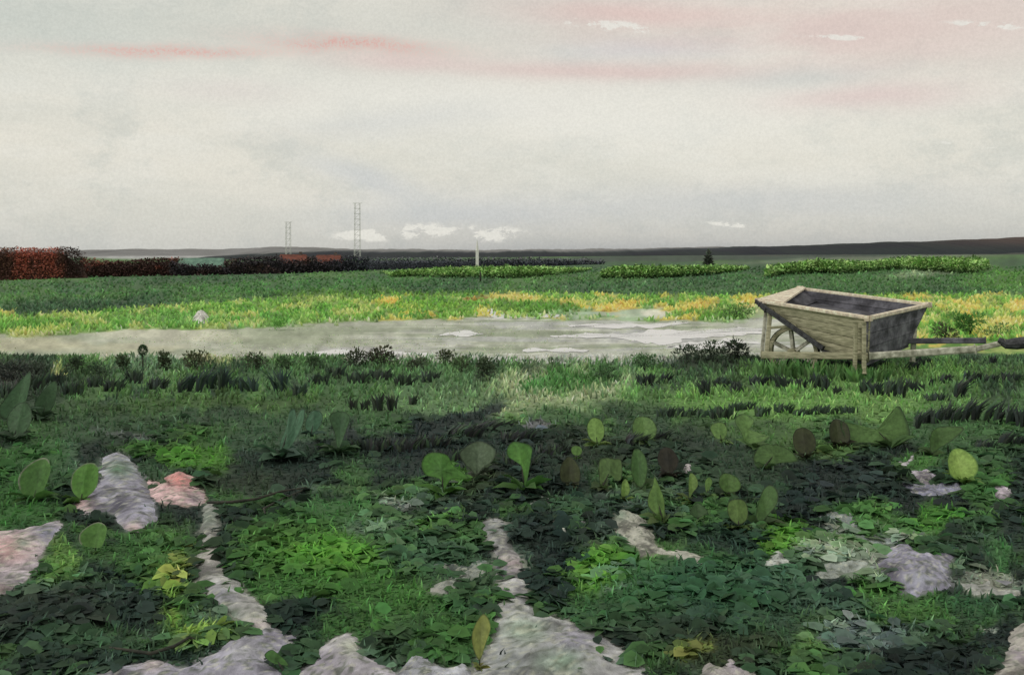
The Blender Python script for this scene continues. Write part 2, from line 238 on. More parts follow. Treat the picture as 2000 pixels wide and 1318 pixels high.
M = dict(
 ground=attr_mat('heath soil', .95, .28, 26, .55, 45, .012),
 moss=attr_mat('moss leaf', .85, .12, 40, 0, transl=.3, spec=.1),
 blade=attr_mat('broad leaf', .6, .3, 60, .4, 60, .002, transl=.15),
 leaf=attr_mat('leaf', .6, .14, 60, 0, transl=.3),
 grass=attr_mat('grass blade', .65, .12, 60, 0, transl=.25),
 rock=attr_mat('pale stone', .95, .42, 22, 1.0, 38, .02),
 hill=attr_mat('distant hills', .95, .2, .02, 0),
 far=attr_mat('distant foliage', .95, .25, .8, 0),
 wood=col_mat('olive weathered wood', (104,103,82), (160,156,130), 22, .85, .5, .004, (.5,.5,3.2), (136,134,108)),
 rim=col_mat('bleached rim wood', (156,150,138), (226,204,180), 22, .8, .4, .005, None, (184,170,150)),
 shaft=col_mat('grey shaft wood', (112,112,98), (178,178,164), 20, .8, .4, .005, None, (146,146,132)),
 shaded=col_mat('boards darkened for shade', (44,45,50), (112,112,122), 7, .75, .4, .006, None, (80,80,90)),  # shade on the right end and far shaft, put into the wood colour
 inner=col_mat('dark inside of box', (40,40,46), (92,92,102), 6, .7, .3, .006, None, (62,62,70)),  # one dark tone for the inside of the box and its load
 iron=col_mat('dark iron strap', (34,35,38), (66,68,72), 30, .7, .3, .003),
 redroof=col_mat('red tiled roof', (78,46,38), (112,62,50), 2, .9, .3, .03),
 tealroof=col_mat('teal roof', (70,98,88), (96,128,112), 1.5, .9, .2, .03),
 brick=col_mat('dark cottage wall', (58,50,48), (92,82,76), 2, .9, .2, .02),
 pale=col_mat('pale limewash', (186,186,178), (222,220,210), 3, .9, .2, .02),
 mast=col_mat('grey lattice timber', (160,162,160), (186,187,184), 2, .9, 0),
 dark=col_mat('dark stem', (34,36,34), (60,60,50), 30, .9, .3, .004),
 glass=col_mat('dark pane', (30,34,38), (48,54,60), 1, .3, 0),
)

MG = {M[k].name: v for k, v in GG.items()}
# ------------------------------------------------------------------ object helpers
def mesh_obj(name, verts, faces, mat, parent=None, cols=None, smooth=True):
    me = bpy.data.meshes.new(name)
    if isinstance(verts, np.ndarray):
        verts = verts.reshape(-1, 3)
    faces_np = faces if isinstance(faces, np.ndarray) else None
    if faces_np is not None:
        nf, k = faces_np.shape
        me.vertices.add(len(verts)); me.vertices.foreach_set('co', np.asarray(verts, np.float32).ravel())
        me.loops.add(nf*k); me.loops.foreach_set('vertex_index', faces_np.astype(np.int32).ravel())
        me.polygons.add(nf); me.polygons.foreach_set('loop_start', np.arange(0, nf*k, k, dtype=np.int32))
        me.update(calc_edges=True)
    else:
        me.from_pydata([tuple(map(float, v)) for v in verts], [], [tuple(int(i) for i in f) for f in faces])
    if smooth: me.polygons.foreach_set('use_smooth', np.ones(len(me.polygons), bool))
    if cols is not None:
        a = me.color_attributes.new('Col', 'FLOAT_COLOR', 'POINT')
        c4 = np.ones((len(me.vertices), 4), np.float32); c4[:, :3] = alb(cols, MG.get(mat.name, 1.4)); a.data.foreach_set('color', c4.ravel())
    me.materials.append(mat); me.validate(); me.update()
    o = bpy.data.objects.new(name, me); COL.objects.link(o)
    if parent is not None: o.parent = parent
    return o
def tag(o, label, cat, group=None, kind=None):
    if label: o['label'] = label
    if cat: o['category'] = cat
    if group: o['group'] = group
    if kind: o['kind'] = kind
    return o
def empty(name, label, cat, loc, group=None, rz=0):
    o = bpy.data.objects.new(name, None); o.empty_display_size = .1; COL.objects.link(o); o.location = [float(v) for v in loc]; o.rotation_euler.z = rz
    return tag(o, label, cat, group)

# leaves: pos (n,3), direction (n,3), length, width, colours -> folded leaf of 4 quads-ish
def leaves(pos, dirv, length, width, cols, fold=.25, seed=0):
    r = np.random.default_rng(seed); n = len(pos)
    d = dirv/np.linalg.norm(dirv, axis=1, keepdims=True)
    up = np.tile([0, 0, 1.], (n, 1))+r.normal(0, .35, (n, 3))
    s = np.cross(d, up); s /= np.linalg.norm(s, axis=1, keepdims=True)+1e-9
    nn = np.cross(s, d)
    L = np.asarray(length).reshape(-1, 1)*np.ones((n, 1)); W = np.asarray(width).reshape(-1, 1)*np.ones((n, 1))
    mid = pos+d*L*.5+nn*L*.05
    tip = pos+d*L-nn*L*.16
    l1 = pos+d*L*.28+s*W*.42+nn*W*fold; l2 = pos+d*L*.68+s*W*.40+nn*W*(fold-.12)
    r1 = pos+d*L*.28-s*W*.42+nn*W*fold; r2 = pos+d*L*.68-s*W*.40+nn*W*(fold-.12)
    V = np.stack([pos, l1, l2, tip, r2, r1, mid], 1).reshape(-1, 3)
    b = np.arange(n)[:, None]*7
    Fc = np.concatenate([b+np.array([[0, 6, 2, 1]]), b+np.array([[6, 3, 3, 2]])[:, [0, 1, 3, 3]]*1], 0) if False else None
    q1 = b+np.array([[0, 6, 2, 1]]); q2 = b+np.array([[0, 5, 4, 6]])
    t1 = b+np.array([[6, 3, 2]]); t2 = b+np.array([[6, 4, 3]])
    # triangles only, for one uniform array
    T = np.concatenate([q1[:, [0, 1, 2]], q1[:, [0, 2, 3]], q2[:, [0, 1, 2]], q2[:, [0, 2, 3]], t1, t2], 0)
    C = np.repeat(cols, 7, 0).reshape(n, 7, 3).copy(); C[:, 6] *= .86; C[:, 3] *= 1.06
    return V, T, C.reshape(-1, 3)
def blades(pos, lean, h, w, cols, seed=0):
    r = np.random.default_rng(seed); n = len(pos)
    a = r.uniform(-.9, .9, n); s = np.stack([np.cos(a), np.sin(a), 0*a], 1)
    h = np.asarray(h).reshape(-1, 1)*np.ones((n, 1)); w = np.asarray(w).reshape(-1, 1)*np.ones((n, 1))
    up = np.array([0, 0, 1.])
    m = pos+up*h*.55+lean*h*.3; t = pos+up*h*.95+lean*h
    V = np.stack([pos-s*w/2, pos+s*w/2, m+s*w*.42, m-s*w*.42, t], 1).reshape(-1, 3)
    b = np.arange(n)[:, None]*5
    T = np.concatenate([b+np.array([[0, 1, 2]]), b+np.array([[0, 2, 3]]), b+np.array([[3, 2, 4]])], 0)
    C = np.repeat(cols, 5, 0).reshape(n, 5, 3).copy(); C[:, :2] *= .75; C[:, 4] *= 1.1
    return V, T, C.reshape(-1, 3)
def joinparts(ps):
    V, T, C = [], [], []; k = 0
    for v, t, c in ps: V.append(v); T.append(t+k); C.append(c); k += len(v)
    return np.concatenate(V), np.concatenate(T), np.concatenate(C)
def jit(c, r, a=.14): return c*(1+r.normal(0, a, (len(c), 1)))*(1+r.normal(0, .035, (len(c), 3)))

# ------------------------------------------------------------------ ground sheet
pys = np.arange(1420, 512, -2.3)
rows = [-25, -12, -5, -1.5, 0, .8, 1.4]+[H*F/(p-YH) for p in pys]
while rows[-1] < 160: rows.append(rows[-1]*1.012)
while rows[-1] < 6000: rows.append(rows[-1]*1.09)
rows = np.array(rows)
cs = np.concatenate([np.linspace(-1.8, -.6, 50, endpoint=False), np.linspace(-.6, .6, 760), np.linspace(.6, 1.8, 51)[1:]])
Yg, Cg = np.meshgrid(rows, cs, indexing='ij'); Xg = Cg*(np.maximum(Yg, 0)+.35)
Zg = terrain(Xg, Yg)
ppx, ppy = proj(Xg, Yg, Zg)
cg = colour_soil(ppx, np.minimum(ppy, 1500))
nr, nc = Yg.shape
idx = np.arange(nr*nc).reshape(nr, nc)
Fg = np.stack([idx[:-1, :-1], idx[:-1, 1:], idx[1:, 1:], idx[1:, :-1]], -1).reshape(-1, 4)
g = mesh_obj('ground', np.stack([Xg, Yg, Zg], -1).reshape(-1, 3), Fg, M['ground'], cols=cg.reshape(-1, 3))
tag(g, None, None, kind='structure')

def on_stone(px, py):
    ins = np.zeros(len(px), bool)
    for pts, *_ in stones:
        q = smooth_poly(pts, 4); sel = (px > q[:, 0].min()) & (px < q[:, 0].max()) & (py > q[:, 1].min()-4) & (py < q[:, 1].max())
        if not sel.any(): continue
        X_, Y_ = px[sel], py[sel]; c_ = np.zeros(len(X_), bool)
        for i in range(len(q)):
            x1, y1 = q[i-1]; x2, y2 = q[i]
            hit = ((y1 > Y_) != (y2 > Y_)); c_ ^= hit & (X_ < (x2-x1)*(Y_-y1)/(y2-y1+1e-9)+x1)
        ins[sel] |= c_ & (fbm(X_*.07, Y_*.1, 97, 3) > .22)
    return ins
# ------------------------------------------------------------------ living cover (nobody could count it)
def in_pale(px, py):
    c = colour(px, py); return (c.min(axis=-1) > 118) & (py < 720)
def scatter(n, x0, x1, y0, y1, seed, pw=1.0):
    r = np.random.default_rng(seed)
    px = r.uniform(x0, x1, n); py = y0+(y1-y0)*r.uniform(0, 1, n)**pw
    return px, py, r
# moss: very small flat leaves that carry the soft colour masses of the foreground
px, py, r = scatter(70000, -420, 2420, 770, 1400, 5)
k = ~on_stone(px, py-3); px, py = px[k], py[k]
x, y, z = G(px, py); c = jit(colour(px, py), r, .06); n = len(x); a = r.uniform(0, 2*math.pi, n)
dv = np.stack([np.cos(a), np.sin(a)*.8, r.uniform(-.02, .16, n)], 1)
sz = r.uniform(.5, 1.3, n)*(.009+.0028*y)
V, T, C = leaves(np.stack([x, y, z+.003], 1), dv, sz, sz*.6, c, fold=.08, seed=6)
tag(mesh_obj('moss', V, T, M['moss'], cols=C), 'soft mossy cover in mottled greens over the foreground', 'moss', kind='stuff')
# scattered larger weeds, in uneven drifts
px, py, r = scatter(42000, -420, 2420, 800, 1400, 8)
k = (fbm(px*.006, py*.012, 81) > .47) & (py > 830+(fbm(px*.02, py*.02, 88)-.5)*190+r.uniform(-30, 50, len(px))) & ~on_stone(px, py-5); px, py = px[k], py[k]
x, y, z = G(px, py); c = jit(colour(px, py), r, .08); n = len(x); a = r.uniform(0, 2*math.pi, n)
dv = np.stack([np.cos(a), np.sin(a)*.8, r.uniform(-.02, .3, n)], 1)
sz = r.uniform(.4, 1.6, n)**1.6*(.022+.0055*y)
V, T, C = leaves(np.stack([x, y, z+.004+r.uniform(0, .01, n)], 1), dv*np.array([1, 1, .6]), sz, sz*r.uniform(.45, .95, n), c, fold=.08, seed=7)
tag(mesh_obj('ground_cover', V, T, M['moss'], cols=C), 'drifts of low leafy weeds among the moss', 'ground cover', kind='stuff')
# short grass of the foreground and middle
px, py, r = scatter(26000, -420, 2420, 700, 1330, 15, 2.1)
k = ~on_stone(px, py-4); px, py, r = px[k], py[k], r
x, y, z = G(px, py); c = jit(colour(px, py), r, .16)
ln = r.normal(0, .35, (len(x), 3)); ln[:, 2] = 0
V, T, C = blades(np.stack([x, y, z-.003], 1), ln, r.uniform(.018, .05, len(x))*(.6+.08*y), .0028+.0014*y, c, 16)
tag(mesh_obj('grass', V, T, M['grass'], cols=C), 'fine short grass mixed through the leafy foreground', 'grass', kind='stuff')
# taller fringe along the near bank of the sand
px, py, r = scatter(11000, -420, 2420, 698, 780, 17, 1.8)
k = fbm(px*.02, py*.02, 83) > .36; px, py = px[k], py[k]
x, y, z = G(px, py); n = len(x); c = jit(colour(px, py+8)*(.62+.6*fbm(px*.03, py*.02, 84))[:, None], r, .1)
ln = r.normal(.08, .3, (n, 3)); ln[:, 2] = 0
V, T, C = blades(np.stack([x, y, z-.003], 1), ln, r.uniform(.03, .10, n)*(.3+.9*fbm(px*.02, py*.03, 85)), .004+.0018*y, c, 18)
tag(mesh_obj('bank_grass', V, T, M['grass'], cols=C), 'uneven fringe of taller grass along the near edge of the sandy flat', 'grass', kind='stuff')
# thin sprigs on the sandy flat, denser to the left
px, py, r = scatter(9000, -420, 1480, 622, 702, 19)
k = (r.uniform(0, 1, len(px)) < .75-.5*sst(300, 1300, px)) & (fbm(px*.012, py*.06, 86) > .44); px, py = px[k], py[k]
x, y, z = G(px, py); n = len(x); c = jit(colour(px, py)*.6+np.array([120., 150, 96])*.4, r, .1)
ln = r.normal(0, .5, (n, 3)); ln[:, 2] = 0
V, T, C = blades(np.stack([x, y, z-.002], 1), ln, r.uniform(.008, .022, n), .003+.0010*y, c, 20)
tag(mesh_obj('sparse_grass', V, T, M['grass'], cols=C), 'thin pale green sprigs scattered over the sandy flat', 'grass', kind='stuff')
# meadow and yellow bloom beyond the sand
px, py, r = scatter(34000, -420, 2420, 522, 668, 25)
k = ~in_pale(px, py); px, py = px[k], py[k]
x, y, z = G(px, py); c = jit(colour(px, py), r, .12)
ln = r.normal(0, .3, (len(x), 3)); ln[:, 2] = 0
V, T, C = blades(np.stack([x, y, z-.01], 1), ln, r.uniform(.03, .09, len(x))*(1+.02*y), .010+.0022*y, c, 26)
tag(mesh_obj('meadow_grass', V, T, M['grass'], cols=C), 'green and yellow flowering meadow grass beyond the sandy flat', 'grass', kind='stuff')

# ------------------------------------------------------------------ stones
def stone(pts, h, base, tints, name='stone', label='', group=None, seed=0, lift=0):
    """A low stone whose footprint is the outline; rounded top, broken edge."""
    o = smooth_poly(pts, 7)
    gx, gy, gz = G(o[:, 0], o[:, 1]); e = np.stack([gx, gy], 1); cen = e.mean(0)
    st = max(min(np.ptp(gx), np.ptp(gy))/46, max(np.ptp(gx), np.ptp(gy))/130, .0015); mg = 3*st
    ax_ = np.arange(gx.min()-mg, gx.max()+mg, st); ay_ = np.arange(gy.min()-mg, gy.max()+mg, st)
    AX, AY = np.meshgrid(ax_, ay_); WX = AX+(fbm(AX*16, AY*16, seed+3, 4)-.5)*.05; WY = AY+(fbm(AX*16, AY*16, seed+5, 4)-.5)*.05
    ins = inpoly(e, WX, WY); dm = np.full(AX.shape, 9.)
    for i in range(len(e)):
        p, q = e[i-1], e[i]; dx, dy = q-p; t_ = np.clip(((WX-p[0])*dx+(WY-p[1])*dy)/(dx*dx+dy*dy+1e-12), 0, 1)
        dm = np.minimum(dm, np.hypot(WX-p[0]-t_*dx, WY-p[1]-t_*dy))
    sd_ = np.where(ins, dm, -dm); w_ = max(sd_.max(), 1e-4); f = np.clip(sd_/w_, -1, 1); fp = np.clip(f, 0, 1)
    prof = (1-(1-fp)**2.4)
    nz = fbm(AX*10+seed, AY*10, seed, 5)
    ZZ = terrain(AX, AY)+h*.55*prof*(.45+1.0*nz)+.004*prof+np.where(f < 0, f*w_*.9, 0)-.003+(fbm(AX*45, AY*45, seed+8, 4)-.5)*.012*prof+np.maximum(fbm(AX*24, AY*24, seed+9, 3)-.56, 0)*.05*prof
    keepv = sd_ > -2.2*st; ny_, nx_ = AX.shape; I = np.arange(ny_*nx_).reshape(ny_, nx_)
    kc = keepv[:-1, :-1] & keepv[1:, :-1] & keepv[1:, 1:] & keepv[:-1, 1:]
    Fs = np.stack([I[:-1, :-1], I[:-1, 1:], I[1:, 1:], I[1:, :-1]], -1)[kc]
    used_ = np.unique(Fs); mp_ = np.zeros(ny_*nx_, int); mp_[used_] = np.arange(len(used_)); Fs = mp_[Fs]
    V = np.stack([AX, AY, ZZ], -1).reshape(-1, 3)[used_]
    qx, qy = proj(V[:, 0], V[:, 1], V[:, 2])
    c = np.zeros((len(V), 3))+np.array(base, float)
    c = mixc(c, np.array(base)*.68, sst(.52, .66, fbm(V[:, 0]*7, V[:, 1]*7, seed+11)))
    c = mixc(c, np.minimum(np.array(base)*1.18, 235), sst(.52, .64, fbm(V[:, 0]*12, V[:, 1]*12, seed+12))*.8)
    for (tx, ty, tr, tc) in tints:
        wx = (fbm(V[:, 0]*15, V[:, 1]*15, seed+20)-.5)*tr*1.3
        c = mixc(c, tc, np.exp(-(((qx+wx-tx)/tr)**2+((qy-ty)/(tr*.62))**2))*.9)
    c *= np.array([.97, .96, 1.03])
    c = mixc(c, (84,92,80), sst(.6, .68, fbm(V[:, 0]*60, V[:, 1]*60, seed+40, 3))*.6)
    c = mixc(c, (176,178,160), sst(.62, .68, fbm(V[:, 0]*85, V[:, 1]*85, seed+44, 3))*.5)
    c *= (.85+.3*fbm(V[:, 0]*40, V[:, 1]*40, seed+30, 3))[:, None]
    loc = np.array([cen[0], cen[1], float(terrain(cen[0], cen[1]))])
    ob = mesh_obj(name, V-loc, Fs, M['rock'], cols=c); ob.location = loc
    return tag(ob, label, 'stone' if name == 'stone' else name.replace('_', ' '), group)
for i, (pts, h, base, tints, lab) in enumerate(stones):
    stone(pts, h, base, tints, 'stone', lab, SG, seed=100+i*7)

# ------------------------------------------------------------------ shallow puddles on the sandy flat
pm, pnt, pb = newmat('shallow water'); pb.inputs['Base Color'].default_value = (.68, .68, .71, 1); pb.inputs['Roughness'].default_value = .22
pn = noise_node(pnt, 9); pbp = pnt.nodes.new('ShaderNodeBump'); pbp.inputs['Strength'].default_value = .12; pbp.inputs['Distance'].default_value = .01
pnt.links.new(pn.outputs[0], pbp.inputs['Height']); pnt.links.new(pbp.outputs[0], pb.inputs['Normal'])
for pts in ([(1075,657),(1140,653),(1210,652),(1290,645),(1370,645),(1490,640),(1470,652),(1380,658),(1300,672),(1270,669),(1200,660)],
            [(560,694),(650,686),(730,689),(800,688),(860,697),(960,706),(840,708),(700,700)],
            [(1300,676),(1360,668),(1430,664),(1480,668),(1420,676),(1350,682)],
            [(938,608),(962,604),(1000,612),(1060,613),(1108,617),(1040,622),(960,620)],
            [(1110,637),(1200,632),(1280,634),(1340,628),(1300,638),(1190,641)],
            [(1020,684),(1080,680),(1150,684),(1090,689)],[(860,652),(905,648),(945,652),(900,657)]):
    o_ = smooth_poly(pts, 12); xx, yy, zz = G(o_[:, 0], o_[:, 1]); yy = yy+(fbm(xx*5, yy*4, 77, 4)-.5)*.9
    n_ = len(xx); cx_, cy_ = xx.mean(), yy.mean(); V_ = []
    for f_ in (1-np.arange(24)/24): V_.append(np.stack([cx_+(xx-cx_)*f_, cy_+(yy-cy_)*f_, terrain(cx_+(xx-cx_)*f_, cy_+(yy-cy_)*f_)+.004], 1))
    V_ = np.concatenate(V_+[np.array([[cx_, cy_, float(terrain(cx_, cy_))+.004]])])
    Q_ = [(j*n_+i, j*n_+(i+1) % n_, (j+1)*n_+(i+1) % n_, (j+1)*n_+i) for j in range(23) for i in range(n_)]+[(23*n_+i, 23*n_+(i+1) % n_, 24*n_) for i in range(n_)]
    tag(mesh_obj('water', V_, Q_, pm), None, None, kind='structure')

# ------------------------------------------------------------------ broad single leaves on stalks
def blade_leaf(pts, label, c1, c2=None, rimc=None, tilt=62, z0=.02, group='broad single leaves standing in the foreground', drop=None, seed=0):
    """pts: outline as it stands in the view; the leaf leans back from its foot."""
    o = smooth_poly(pts, 6); r = np.random.default_rng(seed)
    foot = o[np.argmax(o[:, 1])]; x, y, z = [float(v) for v in G(foot[0], foot[1]+6)]
    s = y/F
    u = (o[:, 0]-foot[0])*s; v = (foot[1]-o[:, 1])*s+z0     # size in the leaning plane
    ty = math.cos(math.radians(tilt)); n = len(o)
    cu, cv = u.mean(), v.mean(); V = []; C = []
    R = 6
    w = np.ptp(u)
    for j in range(R+1):
        f = 1-(j/R)**1.25; uu = cu+(u-cu)*f; vv = cv+(v-cv)*f
        bend = (uu-cu)**2/(w+1e-6)*.9+.06*w*(fbm(uu*60+seed, vv*60, seed)-.5)
        V.append(np.stack([uu, vv*ty-bend*.8+np.abs(uu-cu)*(.45 if (seed % 2) else -.35), vv], 1))
        cc = np.array(c1, float) if c2 is None else np.array(c1)*(f)+np.array(c2)*(1-f)
        col = np.zeros((n, 3))+cc
        if j == 0: col[:] = rimc if rimc is not None else np.array(c1)*.6
        if j == 0 and rimc is not None and rimc[0] > 100: col[:] = mixc(col, c1, ((uu-cu)-(vv-cv) > -.1*w).astype(float)*.9)
        col *= (.82+.36*fbm(uu*120+seed, vv*120, seed+2))[:, None]; C.append(col)
    V = np.concatenate(V); C = np.concatenate(C); Fs = []
    for j in range(R):
        for i in range(n):
            a0 = j*n+i; a1 = j*n+(i+1) % n; Fs.append((a0, a1, a1+n, a0+n))
    e = empty('broad_leaf_plant', label, 'leaf plant', (x, y, z), group)
    mesh_obj('leaf', V, Fs, M['blade'], e, C)
    m_ = 9; rr = np.random.default_rng(seed+9); aa = rr.uniform(0, 2*math.pi, m_)
    cz = np.tile([np.array(c1, float)*.6], (m_, 1))
    v_, t_, k_ = leaves(np.zeros((m_, 3))+np.array([cu*.2, 0, .002]), np.stack([np.cos(aa), np.sin(aa), rr.uniform(.15, .7, m_)], 1), (.4 if y < 3.6 else 1)*np.ptp(v)*rr.uniform(.4, .85, m_), (.4 if y < 3.6 else 1)*np.ptp(v)*.36, jit(cz, rr, .1))
    mesh_obj('side_leaves', v_, t_, M['leaf'], e, k_)
    # stalk
    sv, sf = tube([(0, 0, -.01), (cu*.3, cv*ty*.3+.004, cv*.35), (cu, cv*ty+.006, cv)], [.004, .003, .002])
    mesh_obj('stalk', sv, sf, M['dark'], e)
    return e
def tube(pts, rad, n=7):
    pts = [np.array(p, float) for p in pts]; V = []; Fs = []
    for i, p in enumerate(pts):
        t = pts[min(i+1, len(pts)-1)]-pts[max(i-1, 0)]; t /= np.linalg.norm(t)+1e-9
        a = np.cross(t, [0, 0, 1.]) if abs(t[2]) < .9 else np.cross(t, [0, 1., 0]); a /= np.linalg.norm(a); b = np.cross(t, a)
        rr = rad[i] if hasattr(rad, '__len__') else rad
        for k in range(n):
            an = 2*math.pi*k/n; V.append(p+(a*math.cos(an)+b*math.sin(an))*rr)
    for i in range(len(pts)-1):
        for k in range(n): Fs.append((i*n+k, i*n+(k+1) % n, (i+1)*n+(k+1) % n, (i+1)*n+k))
    Fs.append(tuple(range(n))[::-1]); Fs.append(tuple((len(pts)-1)*n+k for k in range(n)))
    return V, Fs
def oval(cx, cy, rx, ry, an=0, k=8, wob=.12, seed=0):
    r = random.Random(seed); a = math.radians(an); out = []
    for i in range(k):
        t = 2*math.pi*i/k; q = 1+r.uniform(-wob, wob); X_, Y_ = rx*q*math.cos(t), ry*q*math.sin(t)
        out.append((cx+X_*math.cos(a)-Y_*math.sin(a), cy+X_*math.sin(a)+Y_*math.cos(a)))
    return out
BG = (78,122,56); PR = (140,140,128); DR = (42,54,38)
lv = [
 (oval(65,938,30,34,20,seed=1), 'oval green leaf with a pale lower rim at the far left', BG, (72,112,56), PR),
 (oval(155,946,26,32,30,seed=2), 'bright green oval leaf touching the left side of the lavender boulder', (82,132,48), (74,122,46), (112,124,100)),
 (oval(182,1052,26,24,10,seed=3), 'green leaf with a whitish left rim below the lavender boulder', (86,130,60), (84,126,58), PR),
 (oval(1165,845,19,23,-10,seed=4), 'lime green round leaf ringed with dark, right of centre', (112,150,70), (120,158,76), (36,50,36)),
 (oval(1259,838,23,23,0,seed=5), 'soft round pale green leaf right of the ringed lime leaf', (98,134,72), (104,140,74), None),
 (oval(1126,883,11,9,0,seed=6), 'tiny round green leaf below the ringed lime leaf', (90,130,60), None, None),
 (oval(1880,912,31,29,-30,seed=7,wob=.06), 'big bright lime leaf near the right edge', (134,170,74), (150,180,90), (84,124,56)),
 ([(990,886),(1002,874),(1024,876),(1040,884),(1038,904),(1034,925),(1028,952),(1022,950),(1020,920),(1004,908),(992,900)], 'spoon shaped green leaf on a long foot, centre', (72,122,50), (84,136,52), None),
 ([(898,886),(920,872),(945,870),(968,882),(962,902),(945,915),(930,930),(918,918),(906,906)], 'grey green fan shaped leaf between two green leaves at centre', (84,104,78), (92,112,88), None),
 ([(820,916),(830,898),(852,894),(872,900),(884,918),(915,940),(880,944),(866,964),(858,942),(830,936)], 'bright green lobed leaf left of the fan shaped leaf', (72,124,44), (66,112,46), None),
 (oval(1113,924,22,23,0,seed=8), 'dark olive round leaf left of the horned leaf', (66,76,44), (56,62,42), (40,46,36)),
 ([(1172,950),(1172,910),(1184,902),(1204,904),(1217,908),(1216,938),(1206,944),(1192,932),(1180,946)], 'olive leaf with two horns pointing down', (84,112,60), (76,104,56), DR),
 (oval(1222,959,9,16,8,seed=9), 'small lime drop shaped leaf below the horned leaf', (110,144,64), None, None),
 ([(1284,942),(1292,958),(1300,980),(1301,1000),(1298,1018),(1284,1012),(1268,996),(1270,976),(1280,958)], 'long hanging green drop leaf, right of centre', (92,126,58), (84,120,56), DR),
 ([(1236,900),(1244,886),(1258,890),(1266,910),(1262,940),(1252,956),(1240,946),(1234,924)], 'upright green leaf above the long drop leaf', (72,108,56), (66,102,54), None),
 (oval(1308,904,20,23,0,seed=10), 'nearly black round leaf beside the pinkish pebble', (52,50,40), (44,44,40), (38,40,38)),
 ([(1352,932),(1362,936),(1365,952),(1354,968),(1346,976),(1347,950)], 'small pointed olive leaf right of the pebble', (104,134,64), None, DR),
 ([(1388,938),(1394,946),(1386,962),(1380,965),(1380,946)], 'narrow slip of green leaf right of the pointed olive leaf', (92,128,60), None, None),
 (oval(1425,947,22,17,10,seed=11), 'soft wide green leaf above the dumbbell leaf', (82,116,56), None, None),
 (oval(1444,1006,22,23,0,seed=12), 'dark ringed olive round leaf forming the left end of a dumbbell', (84,112,54), (96,126,62), (38,48,34)),
 ([(1474,1012),(1486,984),(1508,958),(1522,964),(1520,988),(1500,1014),(1486,1022)], 'slanting green leaf joined to the ringed olive leaf', (72,106,56), (80,114,60), DR),
 ([(1390,838),(1404,829),(1420,832),(1422,850),(1412,860),(1398,856)], 'small light green leaf left of the mushroom leaf', (106,142,74), (98,136,70), None),
 ([(1436,822),(1454,813),(1476,822),(1472,836),(1464,846),(1466,858),(1500,850),(1480,868),(1456,866),(1448,846)], 'light green mushroom shaped leaf in the middle right', (96,132,70), (104,142,74), (60,84,52)),
 (oval(1576,864,24,25,0,seed=13), 'dark olive round leaf under the grass at the right', (62,70,42), (56,60,42), (40,44,36)),
 (oval(1640,846,22,22,0,seed=14), 'dark round leaf at the left foot of the crested leaf', (56,62,40), (64,74,44), (36,40,34)),
 ([(1650,828),(1668,842),(1692,852),(1740,832),(1768,802),(1780,812),(1784,858),(1752,870),(1700,868),(1660,866)], 'wide crested green leaf rising to a point at the right', (80,114,58), (88,124,64), (46,66,42)),
 ([(1812,872),(1824,848),(1850,838),(1880,836),(1860,862),(1836,878),(1816,884)], 'dark green slanting leaf left of the lime leaf', (74,108,54), (68,98,50), (46,62,40)),
 ([(1474,900),(1492,876),(1520,874),(1548,884),(1560,904),(1520,908),(1486,910)], 'low wide olive leaf below the mushroom leaf', (74,106,56), (80,112,58), None),
 (oval(1364,1003,16,12,0,seed=15), 'faint round green leaf above the beige torn stone', (64,92,56), None, None),
 ([(556,812),(566,808),(572,836),(560,868),(546,892),(544,868),(552,842)], 'tall teal leaf with a pointed foot, left one of a pair', (72,112,86), (66,104,78), None),
 ([(576,812),(588,806),(588,828),(574,862),(554,890),(548,886),(564,850)], 'tall teal leaf with a pointed foot, right one of a pair', (76,118,90), (66,106,80), None),
 (oval(610,826,16,22,20,seed=16), 'rounded teal leaf right of the teal pair', (64,104,78), None, None),
 ([(640,818),(652,810),(672,812),(680,822),(672,850),(660,880),(652,852)], 'broad teal leaf hanging to a point, left of the dark belt', (66,100,64), (62,96,66), None),
 (oval(28,822,24,30,10,seed=17), 'large muted green leaf at the far left edge', (66,98,66), None, None),
 ([(0,800),(10,770),(26,742),(42,730),(50,756),(46,790),(30,812),(12,818)], 'upright muted green leaf standing at the left edge', (62,96,64), (66,100,66), None),
 ([(60,790),(76,760),(92,748),(100,770),(96,800),(78,812)], 'mid green leaf right of the upright edge leaf', (60,92,60), None, None),
 ([(924,1244),(944,1222),(958,1240),(948,1272),(936,1300),(922,1270)], 'yellow olive leaf against the left of the central stone tongue', (132,142,66), (120,130,70), (80,92,50)),
 ([(512,1294),(526,1286),(544,1296),(562,1312),(540,1310),(520,1304)], 'small dark green leaf lying on the bottom slab', (66,110,48), (60,98,46), (36,46,40)),
]
for i, (pts, lab, c1, c2, rc) in enumerate(lv): blade_leaf(pts, lab, c1, c2, rc, seed=300+i)

